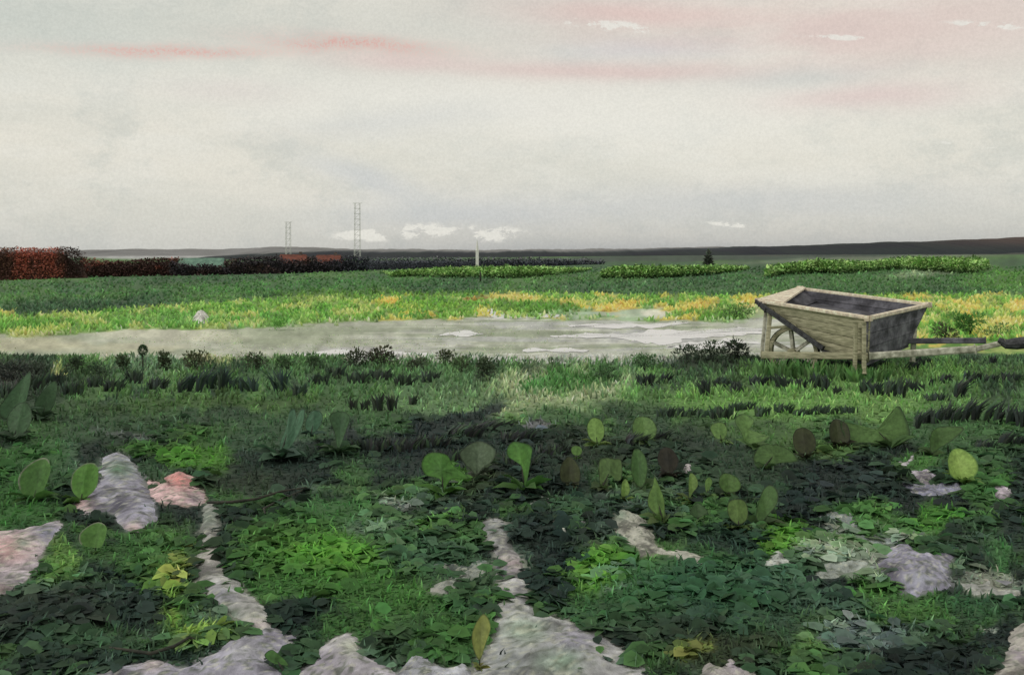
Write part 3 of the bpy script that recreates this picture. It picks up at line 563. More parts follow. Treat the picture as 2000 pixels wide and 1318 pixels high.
# ------------------------------------------------------------------ small dark shrubs along the sand edge
def shrub(px, py, w, h, label, c1, c2, n=420, seed=0, name='shrub', cat='shrub', group=None, stem=True, lsz=None, shape='dome', mat='leaf'):
    """px, py: foot in the view; w, h in photograph pixels."""
    r = np.random.default_rng(seed); x, y, z = [float(v) for v in G(px, py)]
    s = y/F; W = w*s; Hh = h*s
    lobes = [(r.uniform(-.33, .33), r.uniform(-.3, .3), r.uniform(.25, .75), r.uniform(.22, .38)) for _ in range(7)]
    lobes.append((0, 0, .45, .4))
    li = r.integers(0, len(lobes), n); L = np.array(lobes)[li]
    dirs = r.normal(0, 1, (n, 3)); dirs /= np.linalg.norm(dirs, axis=1, keepdims=True)
    rad = r.uniform(.35, 1, n)**.5
    p = np.stack([(L[:, 0]+dirs[:, 0]*L[:, 3]*rad)*W, (L[:, 1]+dirs[:, 1]*L[:, 3]*rad)*W*.8, (L[:, 2]+dirs[:, 2]*L[:, 3]*rad*.9)*Hh], 1)
    if shape == 'spike':
        k = p[:, 2]/Hh; p[:, 0] *= np.clip(1.15-k, .12, 1); p[:, 1] *= np.clip(1.15-k, .12, 1)
    p[:, 2] = np.abs(p[:, 2])
    ls = (lsz or max(.16*Hh, 2.6*s))*r.uniform(.6, 1.3, n)
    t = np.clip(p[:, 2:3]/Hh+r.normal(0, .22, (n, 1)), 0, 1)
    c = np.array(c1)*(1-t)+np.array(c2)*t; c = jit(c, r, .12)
    dv = dirs+np.array([0, 0, .5])
    V, T, C = leaves(p, dv, ls, ls*.5, c, seed=seed+1)
    e = empty(name, label, cat, (x, y, z), group)
    mesh_obj('foliage', V, T, M[mat], e, C)
    if stem:
        sv, sf = [], []
        for q in range(3):
            a, b = tube([(0, 0, -.02), (r.uniform(-.1, .1)*W, r.uniform(-.1, .1)*W, Hh*.35), (r.uniform(-.25, .25)*W, r.uniform(-.2, .2)*W, Hh*.75)], [max(.02*Hh, .3*s), max(.014*Hh, .2*s), .1*s], 5)
            k = len(sv); sv += a; sf += [tuple(i+k for i in f) for f in b]
        mesh_obj('stem', sv, sf, M['dark'], e)
    return e
sh = [
 (25,742,70,44,'dark bluish shrub at the left end of the sand edge',(40,44,44),(52,62,52)),
 (70,735,40,30,'small dark shrub second from the left on the sand edge',(40,46,44),(54,66,52)),
 (150,730,36,34,'dark speckled shrub left of the round headed plant',(44,52,42),(58,76,54)),
 (190,740,44,34,'grey green shrub between the speckled shrub and the round headed plant',(44,56,46),(62,84,60)),
 (240,726,22,34,'thin upright olive shrub just left of the round headed plant',(46,54,42),(60,76,50)),
 (320,724,22,36,'thin dark shrub just right of the round headed plant',(46,50,40),(60,72,48)),
 (380,722,46,38,'olive brown shrub above the slanting sedge blades',(52,54,42),(70,80,52)),
 (500,720,56,34,'dark olive shrub in the left half of the sand edge',(46,52,42),(62,74,50)),
 (560,722,40,32,'mid green shrub left of the tall spray shrub',(50,66,48),(66,92,58)),
 (612,720,36,30,'low green shrub left of the three peaked shrubs',(50,64,48),(66,90,58)),
 (694,714,46,36,'first peaked dark shrub against the pale sand',(44,48,42),(62,72,50)),
 (748,716,62,42,'largest peaked dark olive shrub against the pale sand',(46,46,40),(60,62,46)),
 (815,724,40,28,'low dark shrub right of the largest peaked shrub',(46,50,42),(58,68,48)),
 (872,714,34,32,'small peaked dark shrub near the middle of the sand edge',(48,52,42),(64,74,50)),
 (900,726,34,30,'low olive shrub just right of the small peaked shrub',(52,62,46),(70,88,56)),
 (950,742,34,44,'dark green shrub by the pale mossy patch',(46,54,44),(62,78,54)),
 (1185,742,60,36,'mid green shrub right of the mossy patch',(52,72,52),(74,108,66)),
 (1258,722,50,34,'green shrub between the mossy patch and the dark thicket',(50,68,50),(68,98,60)),
 (1340,706,60,34,'left shrub of the dark thicket beside the wheelbarrow',(42,52,44),(58,74,54)),
 (1392,708,60,40,'middle shrub of the dark thicket beside the wheelbarrow',(42,50,44),(58,74,52)),
 (1440,704,52,46,'right shrub of the dark thicket, nearest the wheelbarrow',(40,46,44),(54,68,52)),
]
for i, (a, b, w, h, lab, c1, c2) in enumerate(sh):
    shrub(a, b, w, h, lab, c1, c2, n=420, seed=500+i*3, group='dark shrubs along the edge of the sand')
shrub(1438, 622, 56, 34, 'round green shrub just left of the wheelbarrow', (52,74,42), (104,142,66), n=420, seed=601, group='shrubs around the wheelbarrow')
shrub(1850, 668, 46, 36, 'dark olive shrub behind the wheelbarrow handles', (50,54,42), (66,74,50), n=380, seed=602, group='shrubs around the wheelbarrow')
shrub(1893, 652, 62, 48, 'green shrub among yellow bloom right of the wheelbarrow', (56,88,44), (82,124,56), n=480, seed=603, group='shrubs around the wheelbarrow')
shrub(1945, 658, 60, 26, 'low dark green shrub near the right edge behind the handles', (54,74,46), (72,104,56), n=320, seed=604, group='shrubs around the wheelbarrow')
# round-headed plant
x, y, z = [float(v) for v in G(279, 722)]
e = empty('thistle', 'single round headed dark plant standing against the pale sand', 'thistle', (x, y, z))
s = y/F; r = np.random.default_rng(3); d = r.normal(0, 1, (260, 3)); d /= np.linalg.norm(d, axis=1, keepdims=True)
V, T, C = leaves(d*np.array([6, 6, 7.5])*s+np.array([0, 0, 38*s]), d+np.array([0, 0, .4]), 5*s, 2.6*s, jit(np.tile([[48., 70, 46]], (260, 1)), r, .2))
mesh_obj('flower_head', V, T, M['leaf'], e, C)
a, b = tube([(0, 0, -.02), (0, 0, 20*s), (0, 0, 38*s)], [1.6*s, 1.3*s, 1.0*s]); mesh_obj('stem', a, b, M['dark'], e)
# flower clump in the meadow
shrub(540, 645, 30, 26, 'small bright green clump dipping onto the sandy flat', (72,118,52), (92,140,62), n=260, seed=620, name='grass_clump', cat='grass clump', stem=False)

# ------------------------------------------------------------------ dark grass tufts
ORD = ['first','second','third','fourth','fifth','sixth','seventh','eighth','ninth','tenth','eleventh','twelfth','thirteenth','fourteenth','fifteenth','sixteenth','seventeenth','eighteenth','nineteenth','twentieth']
def tuft(px, py, w, h, lean, label, c, group, seed, n=34, name='grass_tuft', wd=1.0):
    r = np.random.default_rng(seed); x, y, z = [float(v) for v in G(px, py)]; s = y/F
    p = np.stack([r.uniform(-.5, .5, n)*w*s, r.uniform(-.3, .3, n)*w*s*.5, np.full(n, -.005)], 1)
    ln = np.stack([lean+r.normal(0, .22, n)+p[:, 0]/(w*s)*.5, r.normal(0, .2, n), np.zeros(n)], 1)
    cc = jit(np.array(c)+(np.array([62., 92, 56])-np.array(c))*(r.uniform(0, 1, (n, 1))**2.6*.7)*.85, r, .12)
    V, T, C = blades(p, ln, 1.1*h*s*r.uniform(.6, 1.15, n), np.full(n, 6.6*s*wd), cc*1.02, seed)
    o = mesh_obj(name, V, T, M['grass'], cols=C); o.location = (x, y, z)
    return tag(o, label, 'grass tuft', group)
NV = (40,46,46); NV2 = (44,56,48)
def row(items, where, group, seed, c=NV):
    for i, (a, b, w, h, ln) in enumerate(items):
        tuft(a, b, w, h, ln, f'{ORD[i]} grass tuft from left in {where}', c, group, seed+i, n=int(12+w*.7))
row([(1497,714,14,20,.3),(1528,716,30,20,.5),(1570,712,34,14,0),(1600,712,26,12,-.2),(1635,714,40,12,0),(1670,716,30,14,0),(1704,726,10,24,0),(1724,712,26,12,.2),(1780,722,24,20,.7),(1800,712,12,16,-.3),(1820,710,10,10,.2),(1940,712,10,18,0)],
    'the row right under the wheelbarrow', 'dark grass tufts under the wheelbarrow', 700)
row([(1496,738,44,36,.1),(1530,740,48,38,.1),(1564,738,48,38,-.1),(1598,740,48,36,.1),(1640,742,54,32,.1),(1680,746,48,30,0),(1712,746,48,28,.1)],
    'the green fringe at the foot of the barrow', 'green grass tufts at the foot of the wheelbarrow', 716, (70,104,56))
row([(1262,752,30,24,.1),(1300,748,16,22,.3),(1378,772,14,34,-.2),(1410,756,30,22,.2),(1440,766,22,24,0),(1484,752,40,20,.3),(1530,760,24,28,-.2),(1560,756,30,18,0),(1594,758,18,30,.1),(1612,764,10,30,0),(1636,770,10,18,0)],
    'the long row below the wheelbarrow, left half', 'dark grass tufts in the long row below the wheelbarrow', 730)
row([(1690,768,14,30,.1),(1712,772,26,26,.2),(1740,774,24,34,.3),(1760,776,12,40,.2),(1782,764,14,24,0),(1800,762,12,14,0),(1820,752,8,14,.1),(1846,748,22,20,.3),(1830,780,44,14,.1),(1872,776,18,40,.6),(1900,746,34,22,.4),(1935,746,30,16,.5),(1975,746,40,20,.3)],
    'the long row below the wheelbarrow, right half', 'dark grass tufts in the long row below the wheelbarrow', 760)
row([(1300,814,30,22,.3),(1340,812,34,18,.2),(1375,814,30,18,.2),(1412,816,44,24,.1),(1450,800,50,18,.3),(1490,812,28,20,.2),(1530,806,34,20,.4),(1570,812,40,16,.5),(1610,806,50,16,.4),(1660,806,34,14,.1)],
    'the third row, above the round leaves', 'dark grass tufts in the third row', 790, NV2)
row([(1790,836,10,36,.5),(1806,826,16,30,.6),(1828,826,16,34,.4),(1850,820,14,36,.3),(1866,826,10,34,.4),(1884,822,10,44,.5),(1904,820,10,44,.5),(1926,824,10,46,.6),(1948,828,14,44,.5),(1974,830,16,40,.3),(1995,834,14,40,.2)],
    'the slanting sedge at the right edge', 'slanting sedge tufts at the right edge', 820)
row([(1925,872,40,16,.4),(1960,870,20,30,.7),(1990,866,30,16,.4)], 'the short row below the slanting sedge', 'dark grass tufts below the slanting sedge', 840)
row([(352,766,8,34,.4),(368,764,8,38,.4),(388,766,10,48,.4),(408,758,16,42,.3),(432,760,14,42,.3),(452,760,24,24,.2),(486,764,30,28,-.2),(546,764,20,44,-.1),(585,772,24,24,0)],
    'the row of slanting blades at the left', 'slanting dark tufts at the left', 860, (42,54,52))
row([(20,776,50,30,.1),(62,760,40,34,.1),(104,752,34,26,0),(140,770,40,26,.1),(180,756,34,24,-.1),(222,764,40,26,.1),(262,748,30,28,0),(306,760,36,24,.2),(620,752,34,24,0),(655,738,34,26,.1),(700,748,40,24,0),(744,742,44,22,.1),(790,752,34,22,0),(836,746,40,22,.1)], 'the dark fringe under the sandy flat', 'dark grass tufts of the left fringe', 940, (42,50,46))
row([(690,800,12,24,0),(712,800,12,22,0),(738,802,14,34,0),(766,802,12,32,0),(806,790,12,20,0)], 'the pointed group left of the mossy patch', 'pointed dark tufts left of the mossy patch', 880, (42,46,44))
row([(718,880,60,26,-.1),(780,880,70,28,.1),(840,872,70,26,.3),(905,850,70,22,.9),(960,838,70,20,1.1),(1010,860,60,22,.5),(880,900,70,24,0),(1020,910,70,26,.2),(1075,890,60,24,.3),(1240,868,40,24,.8),(1280,862,40,24,.8)],
    'the dark belt across the centre', 'dark sedge clumps of the central belt', 900, (42,45,47))

# ------------------------------------------------------------------ twig in the left foreground
def gp(px, py, z): 
    x, y, zz = [float(v) for v in G(px, py)]; return np.array([x, y, zz+z])
e = empty('fallen_twig', 'thin dark forked twig lying right of the pink stone', 'twig', gp(480, 990, 0))
o0 = np.array(e.location)
a, b = tube([gp(405,990,.02)-o0, gp(450,994,.03)-o0, gp(500,990,.035)-o0, gp(550,972,.03)-o0, gp(600,960,.02)-o0], [.006,.007,.006,.005,.003]); mesh_obj('twig_stem', a, b, M['dark'], e)
a, b = tube([gp(590,966,.02)-o0, gp(550,984,.022)-o0, gp(515,1002,.02)-o0, gp(520,1018,.01)-o0, gp(528,1036,.0)-o0], [.003,.004,.005,.004,.003]); mesh_obj('side_twig', a, b, M['dark'], e)
e = empty('fallen_twig', 'curved dark twig at the bottom left of the view', 'twig', gp(300, 1290, 0)); o0 = np.array(e.location)
a, b = tube([gp(190,1268,.01)-o0, gp(240,1282,.02)-o0, gp(295,1290,.02)-o0, gp(340,1276,.02)-o0, gp(370,1258,.02)-o0, gp(400,1262,.01)-o0], [.002,.004,.005,.005,.004,.002]); mesh_obj('twig_stem', a, b, M['dark'], e)

# ------------------------------------------------------------------ wheelbarrow
D = dict(A=9.25, B=8.35, C=9.05, D=10.05)
Al, Bl = np.array(P(1482,590,D['A'])), np.array(P(1697,624,D['B']))
Cl, Dl = np.array(P(1812,598,D['C'])), np.array(P(1562,566,D['D']))
base = np.array([*((Al+Bl+Cl+Dl)/4)[:2], 0.]); base[2] = float(terrain(base[0], base[1]))
wb = empty('wheelbarrow', 'old wooden wheelbarrow with a deep open box standing on the heath', 'wheelbarrow', base)
def prism(quad, th, nrm=None):
    q = [np.array(p, float) for p in quad]
    n_ = np.cross(q[1]-q[0], q[2]-q[0]); n_ /= np.linalg.norm(n_)
    if nrm is not None and n_.dot(nrm) < 0: n_ = -n_
    V = q+[p-n_*th for p in q]; k = len(q)
    Fs = [tuple(range(k)), tuple(range(2*k-1, k-1, -1))]+[(i, (i+1) % k, (i+1) % k+k, i+k) for i in range(k)]
    return V, Fs
def beam(p, q, w, h, up=(0, 0, 1)):
    p, q = np.array(p, float), np.array(q, float); t = q-p; t /= np.linalg.norm(t)
    s_ = np.cross(t, np.array(up, float)); s_ /= np.linalg.norm(s_); u = np.cross(s_, t)
    V = []
    for c in (p, p+(q-p)*.33, p+(q-p)*.66, q):
        V += [c+s_*w/2+u*h/2, c-s_*w/2+u*h/2, c-s_*w/2-u*h/2, c+s_*w/2-u*h/2]
    Fs = [(0,1,2,3)]+[(i*4+k, i*4+(k+1) % 4, i*4+4+(k+1) % 4, i*4+4+k) for i in range(3) for k in range(4)]+[(15,14,13,12)]
    return V, Fs
def part(name, vf, mat, bev=.004, parent=wb, jitter=.004, label=None):
    V = [np.array(v)-base for v in vf[0]]
    o = mesh_obj(name, V, vf[1], M[mat], parent, smooth=False)
    if bev:
        bm_ = o.modifiers.new('b', 'BEVEL'); bm_.width = bev; bm_.segments = 2
    if label: o['label'] = label
    return o
Bb = np.array(P(1693,708,D['B']+.03)); Ab = np.array(P(1606,682,8.78)); Cb = np.array(P(1775,672,8.95)); Db = np.array(P(1668,650,9.5))
out = np.array([-.7, -.7, 0])
UZ = np.array([0, 0, 1.])
# near side built of boards: split the quad lengthwise into 4 boards
def boards(a0, a1, b1, b0, n, th, mat, name, nrm, lab=None):
    V, Fs = [], []
    for i in range(n):
        f0, f1 = i/n+.012, (i+1)/n-.012
        q = [a0+(b0-a0)*f0, a1+(b1-a1)*f0, a1+(b1-a1)*f1, a0+(b0-a0)*f1]
        v, f = prism(q, th, nrm); k = len(V); V += v; Fs += [tuple(j+k for j in g_) for g_ in f]
    return part(name, (V, Fs), mat, .002, label=lab)
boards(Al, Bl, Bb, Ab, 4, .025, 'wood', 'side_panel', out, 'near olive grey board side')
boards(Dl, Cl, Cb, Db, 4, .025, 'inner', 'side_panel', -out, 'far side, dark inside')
boards(Bl, Cl, Cb, Bb, 3, .025, 'shaded', 'rear_panel', np.array([.7, -.7, 0]))
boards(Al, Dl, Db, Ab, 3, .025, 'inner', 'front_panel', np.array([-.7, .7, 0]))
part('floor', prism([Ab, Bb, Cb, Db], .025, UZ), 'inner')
# dark load of peat inside, seen below the rim
def lerp(a, b, t): return a+(b-a)*t
ins = [lerp(Al, Ab, .16), lerp(Bl, Bb, .16), lerp(Cl, Cb, .16), lerp(Dl, Db, .16)]
cen = sum(ins)/4
N = 22; PV = []; 
for i in range(N+1):
    for j in range(N+1):
        u, v = i/N*.94+.03, j/N*.94+.03
        p = (ins[0]*(1-u)+ins[1]*u)*(1-v)+(ins[3]*(1-u)+ins[2]*u)*v
        p = p+UZ*(.05*math.sin(math.pi*u)*math.sin(math.pi*v)-.06+.05*(float(fbm(u*6, v*6, 4))-.5)); PV.append(p)
pl = mesh_obj('load_of_soil', [p-base for p in PV], [(i*(N+1)+j, i*(N+1)+j+1, (i+1)*(N+1)+j+1, (i+1)*(N+1)+j) for i in range(N) for j in range(N)], M['inner'])
pl.location = base; tag(pl, 'dark soil heaped inside the wheelbarrow box', 'soil')
# rim rails
for (p, q, w) in ((Al, Bl, .055), (Bl, Cl, .05), (Cl, Dl, .05), (Dl, Al, .05)):
    t = (q-p)/np.linalg.norm(q-p); part('rim_rail', beam(p-t*.02+UZ*.012, q+t*.02+UZ*.012, w, .034), 'rim', .008)
t = (Dl-Al)/np.linalg.norm(Dl-Al)
# projecting plate at the front left corner
part('front_lip', prism([Al+UZ*.034, Dl+UZ*.034, Dl+(Cl-Dl)*.05+UZ*.034, Al+(Bl-Al)*.24+UZ*.034], .016, UZ), 'rim')
# near chassis: low shaft, front post, legs, diagonal strap
off = np.array([-.03, -.05, 0])
S0 = np.array(P(1492,692,8.95)); S1 = np.array(P(1700,694,8.42))+off; S2 = np.array(P(1905,682,8.1)); S3 = np.array(P(1965,668,8.0))
part('shaft', beam(S0+off, S1, .05, .06), 'wood', .008, label='near shaft under the box')
part('shaft', beam(S1, S2, .045, .06), 'shaft', .012, label='near handle shaft reaching right')
part('shaft', beam(S2, S3, .04, .045), 'shaft', .012)
part('shaft', beam(P(1770,666,8.95), P(1925,665,8.75), .045, .05), 'shaded', .01, label='far handle shaft in shade')
hv, hf = tube([P(1950,664,8.02), P(1965,672,8.0), P(1985,671,7.98), P(2012,668,7.95), P(2030,664,7.9)], [.025,.04,.05,.05,.04], 10)
part('handle_grip', (hv, hf), 'iron', 0)
part('front_post', beam(P(1507,604,9.17)+off*.6, P(1498,700,9.0)+off*.6, .035, .045, (0,1,0)), 'wood', .006)
part('front_post', beam(P(1496,606,9.24), P(1487,698,9.1), .03, .03, (0,1,0)), 'shaft', .006)
part('diagonal_strap', beam(np.array(P(1487,594,9.2))+off*.8, np.array(P(1610,680,8.72))+off*.8, .03, .045), 'iron', .006)
part('diagonal_strap', beam(np.array(P(1478,589,9.24)), np.array(P(1500,606,9.15))+off, .03, .035), 'iron', .006)
for (a_, b_, d_) in ((1674,1672,8.42), (1690,1690,8.36)):
    part('leg', beam(np.array(P(a_, 630, d_))+off*.9, np.array(P(b_, 728, d_-.02))+off*.9, .03, .04, (0,1,0)), 'wood', .006)
part('leg', beam(P(1786,640,9.0), P(1782,706,9.0), .04, .04, (0,1,0)), 'shaft', .006)
part('cross_brace', beam(np.array(P(1504,640,9.1))+off*.5, np.array(P(1558,636,8.98))+off*.5, .02, .025), 'wood', .004)
# wheel
wc = np.array(P(1545,689,9.0)); ra = .245
ax_dir = (Dl-Al)/np.linalg.norm(Dl-Al); ax_dir[2] = 0; ax_dir /= np.linalg.norm(ax_dir)
al_dir = np.cross(UZ, ax_dir); wc = wc+ax_dir*.06
whl = bpy.data.objects.new('wheel', None); COL.objects.link(whl); whl.parent = wb; whl.location = (wc-base)
def ring(r0, r1, th, n=40):
    V, Fs = [], []
    for i in range(n):
        t_ = 2*math.pi*i/n; d_ = al_dir*math.cos(t_)+UZ*math.sin(t_)
        V += [d_*r0-ax_dir*th/2, d_*r1-ax_dir*th/2, d_*r1+ax_dir*th/2, d_*r0+ax_dir*th/2]
    for i in range(n):
        a0, a1 = i*4, ((i+1) % n)*4
        for k in range(4): Fs.append((a0+k, a0+(k+1) % 4, a1+(k+1) % 4, a1+k))
    return V, Fs
v, f = ring(ra-.04, ra-.006, .05); mesh_obj('rim', v, f, M['wood'], whl, smooth=False)
v, f = ring(ra-.005, ra, .054); mesh_obj('tyre', v, f, M['iron'], whl, smooth=False)
for k in range(6):
    t_ = k*math.pi/3+.4; d_ = al_dir*math.cos(t_)+UZ*math.sin(t_)
    v, f = beam(d_*.035, d_*(ra-.038), .03, .04, tuple(ax_dir)); mesh_obj('spoke', v, f, M['shaft'], whl, smooth=False)
v, f = tube([-ax_dir*.06, ax_dir*.06], [.04, .04], 14); mesh_obj('hub', v, f, M['wood'], whl, smooth=False)

# ------------------------------------------------------------------ far woods, hedges, hills
def massif(name, label, cat, prof, d, depth, cfun, n, leaf, seed, kind=None, base_off=-.3, core=(44,38,38), group=None):
    """Irregular body of foliage: prof = (px, top py) points at distance d."""
    r = np.random.default_rng(seed); P_ = np.array(prof, float)
    px = r.uniform(P_[0, 0], P_[-1, 0], n); top = np.interp(px, P_[:, 0], P_[:, 1])
    y = d+r.uniform(0, depth, n); x = (px-1000)/F*d
    zt = H-(top-YH)/F*d+(fbm(x*.8, y*.8, seed, 3)-.5)*leaf*2.2
    zb = terrain(x, y)+base_off
    fz = r.uniform(0, 1, n)**.7; z = zb+(zt-zb)*fz
    y = np.where(r.uniform(0, 1, n) < .6, d+r.uniform(0, .12, n)*depth+leaf*(fz**3), y)
    pos = np.stack([x, y, z], 1); dv = r.normal(0, 1, (n, 3)); dv[:, 2] = np.abs(dv[:, 2])*.6; dv[:, 1] -= .4
    c = cfun(px, (z-zb)/(zt-zb+1e-6), r)
    V, T, C = leaves(pos, dv, leaf*r.uniform(.6, 1.3, n), leaf*.55, jit(c, r, .1), seed=seed)
    # inner body so that no sky shows through the thick middle
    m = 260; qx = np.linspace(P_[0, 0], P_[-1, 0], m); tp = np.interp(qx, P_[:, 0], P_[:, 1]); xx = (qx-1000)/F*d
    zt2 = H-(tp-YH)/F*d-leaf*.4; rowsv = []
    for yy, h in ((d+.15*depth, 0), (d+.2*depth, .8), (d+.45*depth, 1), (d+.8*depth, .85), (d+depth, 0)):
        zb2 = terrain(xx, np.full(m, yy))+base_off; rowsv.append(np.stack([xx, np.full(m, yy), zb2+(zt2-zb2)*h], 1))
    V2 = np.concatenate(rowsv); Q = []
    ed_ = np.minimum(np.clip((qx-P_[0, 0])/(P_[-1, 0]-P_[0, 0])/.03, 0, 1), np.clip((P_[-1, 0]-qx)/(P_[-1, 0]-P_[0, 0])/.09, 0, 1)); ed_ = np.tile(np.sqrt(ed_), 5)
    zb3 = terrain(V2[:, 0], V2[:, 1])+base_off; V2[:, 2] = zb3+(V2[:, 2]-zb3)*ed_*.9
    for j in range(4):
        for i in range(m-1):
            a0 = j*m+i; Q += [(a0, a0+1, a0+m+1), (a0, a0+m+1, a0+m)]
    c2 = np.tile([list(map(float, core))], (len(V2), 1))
    V, T, C = joinparts([(V, T, C), (V2, np.array(Q), c2)])
    o = mesh_obj(name, V, T, M['far'], cols=C, smooth=False)
    return tag(o, label, cat, group, kind)
def c_red(px, f, r):
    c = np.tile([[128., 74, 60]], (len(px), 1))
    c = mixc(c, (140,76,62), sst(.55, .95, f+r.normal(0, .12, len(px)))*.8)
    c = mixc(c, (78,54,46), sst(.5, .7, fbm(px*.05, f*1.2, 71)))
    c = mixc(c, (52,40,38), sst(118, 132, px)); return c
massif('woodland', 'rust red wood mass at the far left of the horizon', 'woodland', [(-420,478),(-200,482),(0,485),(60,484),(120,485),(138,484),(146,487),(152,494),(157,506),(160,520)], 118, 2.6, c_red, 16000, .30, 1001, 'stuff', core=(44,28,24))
def c_brn(px, f, r):
    c = np.tile([[62., 44, 40]], (len(px), 1)); c = mixc(c, (120,64,52), sst(.62, .72, fbm(px*.03, f*2, 72))*.7)
    c = mixc(c, (46,44,48), sst(330, 420, px)); return c
massif('hedgerow', 'dark brown hedgerow running right from the rust red wood', 'hedgerow', [(152,505),(170,509),(200,513),(240,512),(280,507),(330,504),(345,506)], 128, 6, c_brn, 5000, .36, 1002, core=(50,40,38))
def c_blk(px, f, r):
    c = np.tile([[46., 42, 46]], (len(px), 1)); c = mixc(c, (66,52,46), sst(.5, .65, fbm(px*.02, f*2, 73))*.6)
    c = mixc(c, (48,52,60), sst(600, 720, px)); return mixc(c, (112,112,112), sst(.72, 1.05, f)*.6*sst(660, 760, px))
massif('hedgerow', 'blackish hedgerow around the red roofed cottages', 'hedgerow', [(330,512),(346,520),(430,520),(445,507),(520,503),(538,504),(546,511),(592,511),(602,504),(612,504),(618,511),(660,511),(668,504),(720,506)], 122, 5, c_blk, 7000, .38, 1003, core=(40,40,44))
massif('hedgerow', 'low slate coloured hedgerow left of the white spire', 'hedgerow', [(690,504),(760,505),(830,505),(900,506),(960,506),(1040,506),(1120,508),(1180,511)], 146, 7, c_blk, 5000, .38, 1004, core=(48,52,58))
# hills at the horizon: real ridges
def ridge(name, prof, d, depth, c1, c2, seed, topc=None):
    P_ = np.array(prof, float); nx, ny = 700, 26
    qx = np.linspace(P_[0, 0], P_[-1, 0], nx); tp = np.interp(qx, P_[:, 0], P_[:, 1])+(fbm(qx*.02, qx*0, seed+40, 5)-.5)*5+(fbm(qx*.15, qx*0, seed+50, 3)-.5)*2.2; V = []; C = []
    for j in range(ny+1):
        f = j/ny; yy = d+(f-.5)*depth; hgt = math.sin(math.pi*f)**.8 if 0 < f < 1 else 0
        xx = (qx-1000)/F*d
        zt = H-(tp-YH)/F*d; zb = -6.0
        z = zb+(zt-zb)*hgt*(1+(fbm(xx*.03, np.full(nx, yy*.03), seed)-.5)*.10*(1-hgt*.5))
        V.append(np.stack([xx, np.full(nx, yy), z], 1))
        n_ = fbm(qx*.012, np.full(nx, f*9), seed+1)
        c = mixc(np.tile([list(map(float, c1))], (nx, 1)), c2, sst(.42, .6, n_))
        c = c*.72; c = mixc(c, (128,127,128), (1-sst(1150, 1500, qx))*sst(.82, 1.0, hgt)*.9)  # grey crest toward the left: haze painted into the hill colour
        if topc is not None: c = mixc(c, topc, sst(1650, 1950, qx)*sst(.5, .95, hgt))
        C.append(c)
    V = np.concatenate(V); C = np.concatenate(C); i_ = np.arange((ny+1)*nx).reshape(ny+1, nx)
    Fs = np.stack([i_[:-1, :-1], i_[:-1, 1:], i_[1:, 1:], i_[1:, :-1]], -1).reshape(-1, 4)
    return tag(mesh_obj(name, V, Fs, M['hill'], cols=C), None, None, kind='structure')
ridge('hills', [(-700,492),(100,489),(300,488),(480,486),(560,483),(680,486),(900,488),(1200,486),(1400,482)], 1500, 500, (176,176,180), (160,160,164), 5)  # farthest ridge, its distance haze painted as a pale base colour
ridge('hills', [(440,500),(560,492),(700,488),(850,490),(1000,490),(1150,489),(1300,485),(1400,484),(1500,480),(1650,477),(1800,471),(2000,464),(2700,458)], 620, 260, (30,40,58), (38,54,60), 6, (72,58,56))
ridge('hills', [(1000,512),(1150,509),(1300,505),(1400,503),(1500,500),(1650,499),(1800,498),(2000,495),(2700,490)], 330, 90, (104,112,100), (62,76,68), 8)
# bright hedges
def c_hg(px, f, r):
    c = np.tile([[100., 130, 70]], (len(px), 1)); c = mixc(c, (56,78,42), 1-sst(.05, .4, f)); return mixc(c, (56,80,44), sst(.85, 1, f))
def hedge(label, pts, foot_off, seed):
    P_ = np.array(pts, float); r = np.random.default_rng(seed); n = 9000
    px = r.uniform(P_[0, 0], P_[-1, 0], n); tp = np.interp(px, P_[:, 0], P_[:, 1]); bt = np.interp(px, P_[:, 0], P_[:, 2])
    ax, ay, az = G(px, bt); s = ay/F; ang = r.uniform(0, math.pi, n)
    hh = (bt-tp)*s; rr = r.uniform(.4, 1, n)
    f = np.sin(ang)*rr
    ls_ = .22
    pos = np.stack([ax, ay+(-np.cos(ang)*rr+1)*hh*.8, terrain(ax, ay)+f*hh], 1)
    dv = r.normal(0, 1, (n, 3)); dv[:, 2] = np.abs(dv[:, 2])
    V, T, C = leaves(pos, dv, .20*r.uniform(.5, 1.2, n), .12, jit(c_hg(px, f, r), r, .13), seed=seed)
    o = mesh_obj('hedge', V, T, M['far'], cols=C, smooth=False); return tag(o, label, 'hedge', 'bright green hedges beyond the meadow')
hedge('bright green hedge left of centre, behind the meadow', [(748,530,533),(765,532,542),(800,527,541),(830,526,541),(870,522,543),(930,522,543),(1000,521,544),(1060,522,540),(1120,524,534),(1155,525,528)], 0, 1101)
hedge('bright green hedge in the middle, right of the white spire', [(1178,532,544),(1200,522,544),(1230,520,545),(1300,522,543),(1380,521,538),(1450,522,530),(1462,523,526)], 0, 1102)
hedge('long bright green hedge behind the wheelbarrow', [(1502,522,544),(1525,518,538),(1600,508,534),(1640,508,536),(1700,512,530),(1760,504,526),(1800,502,530),(1850,504,532),(1900,503,536),(1935,506,526)], 0, 1103)
shrub(1383, 528, 22, 40, 'small dark upright tree on the horizon above the middle hedge', (46,50,46), (62,70,62), n=500, seed=1110, name='tree', cat='tree', shape='spike', mat='far')

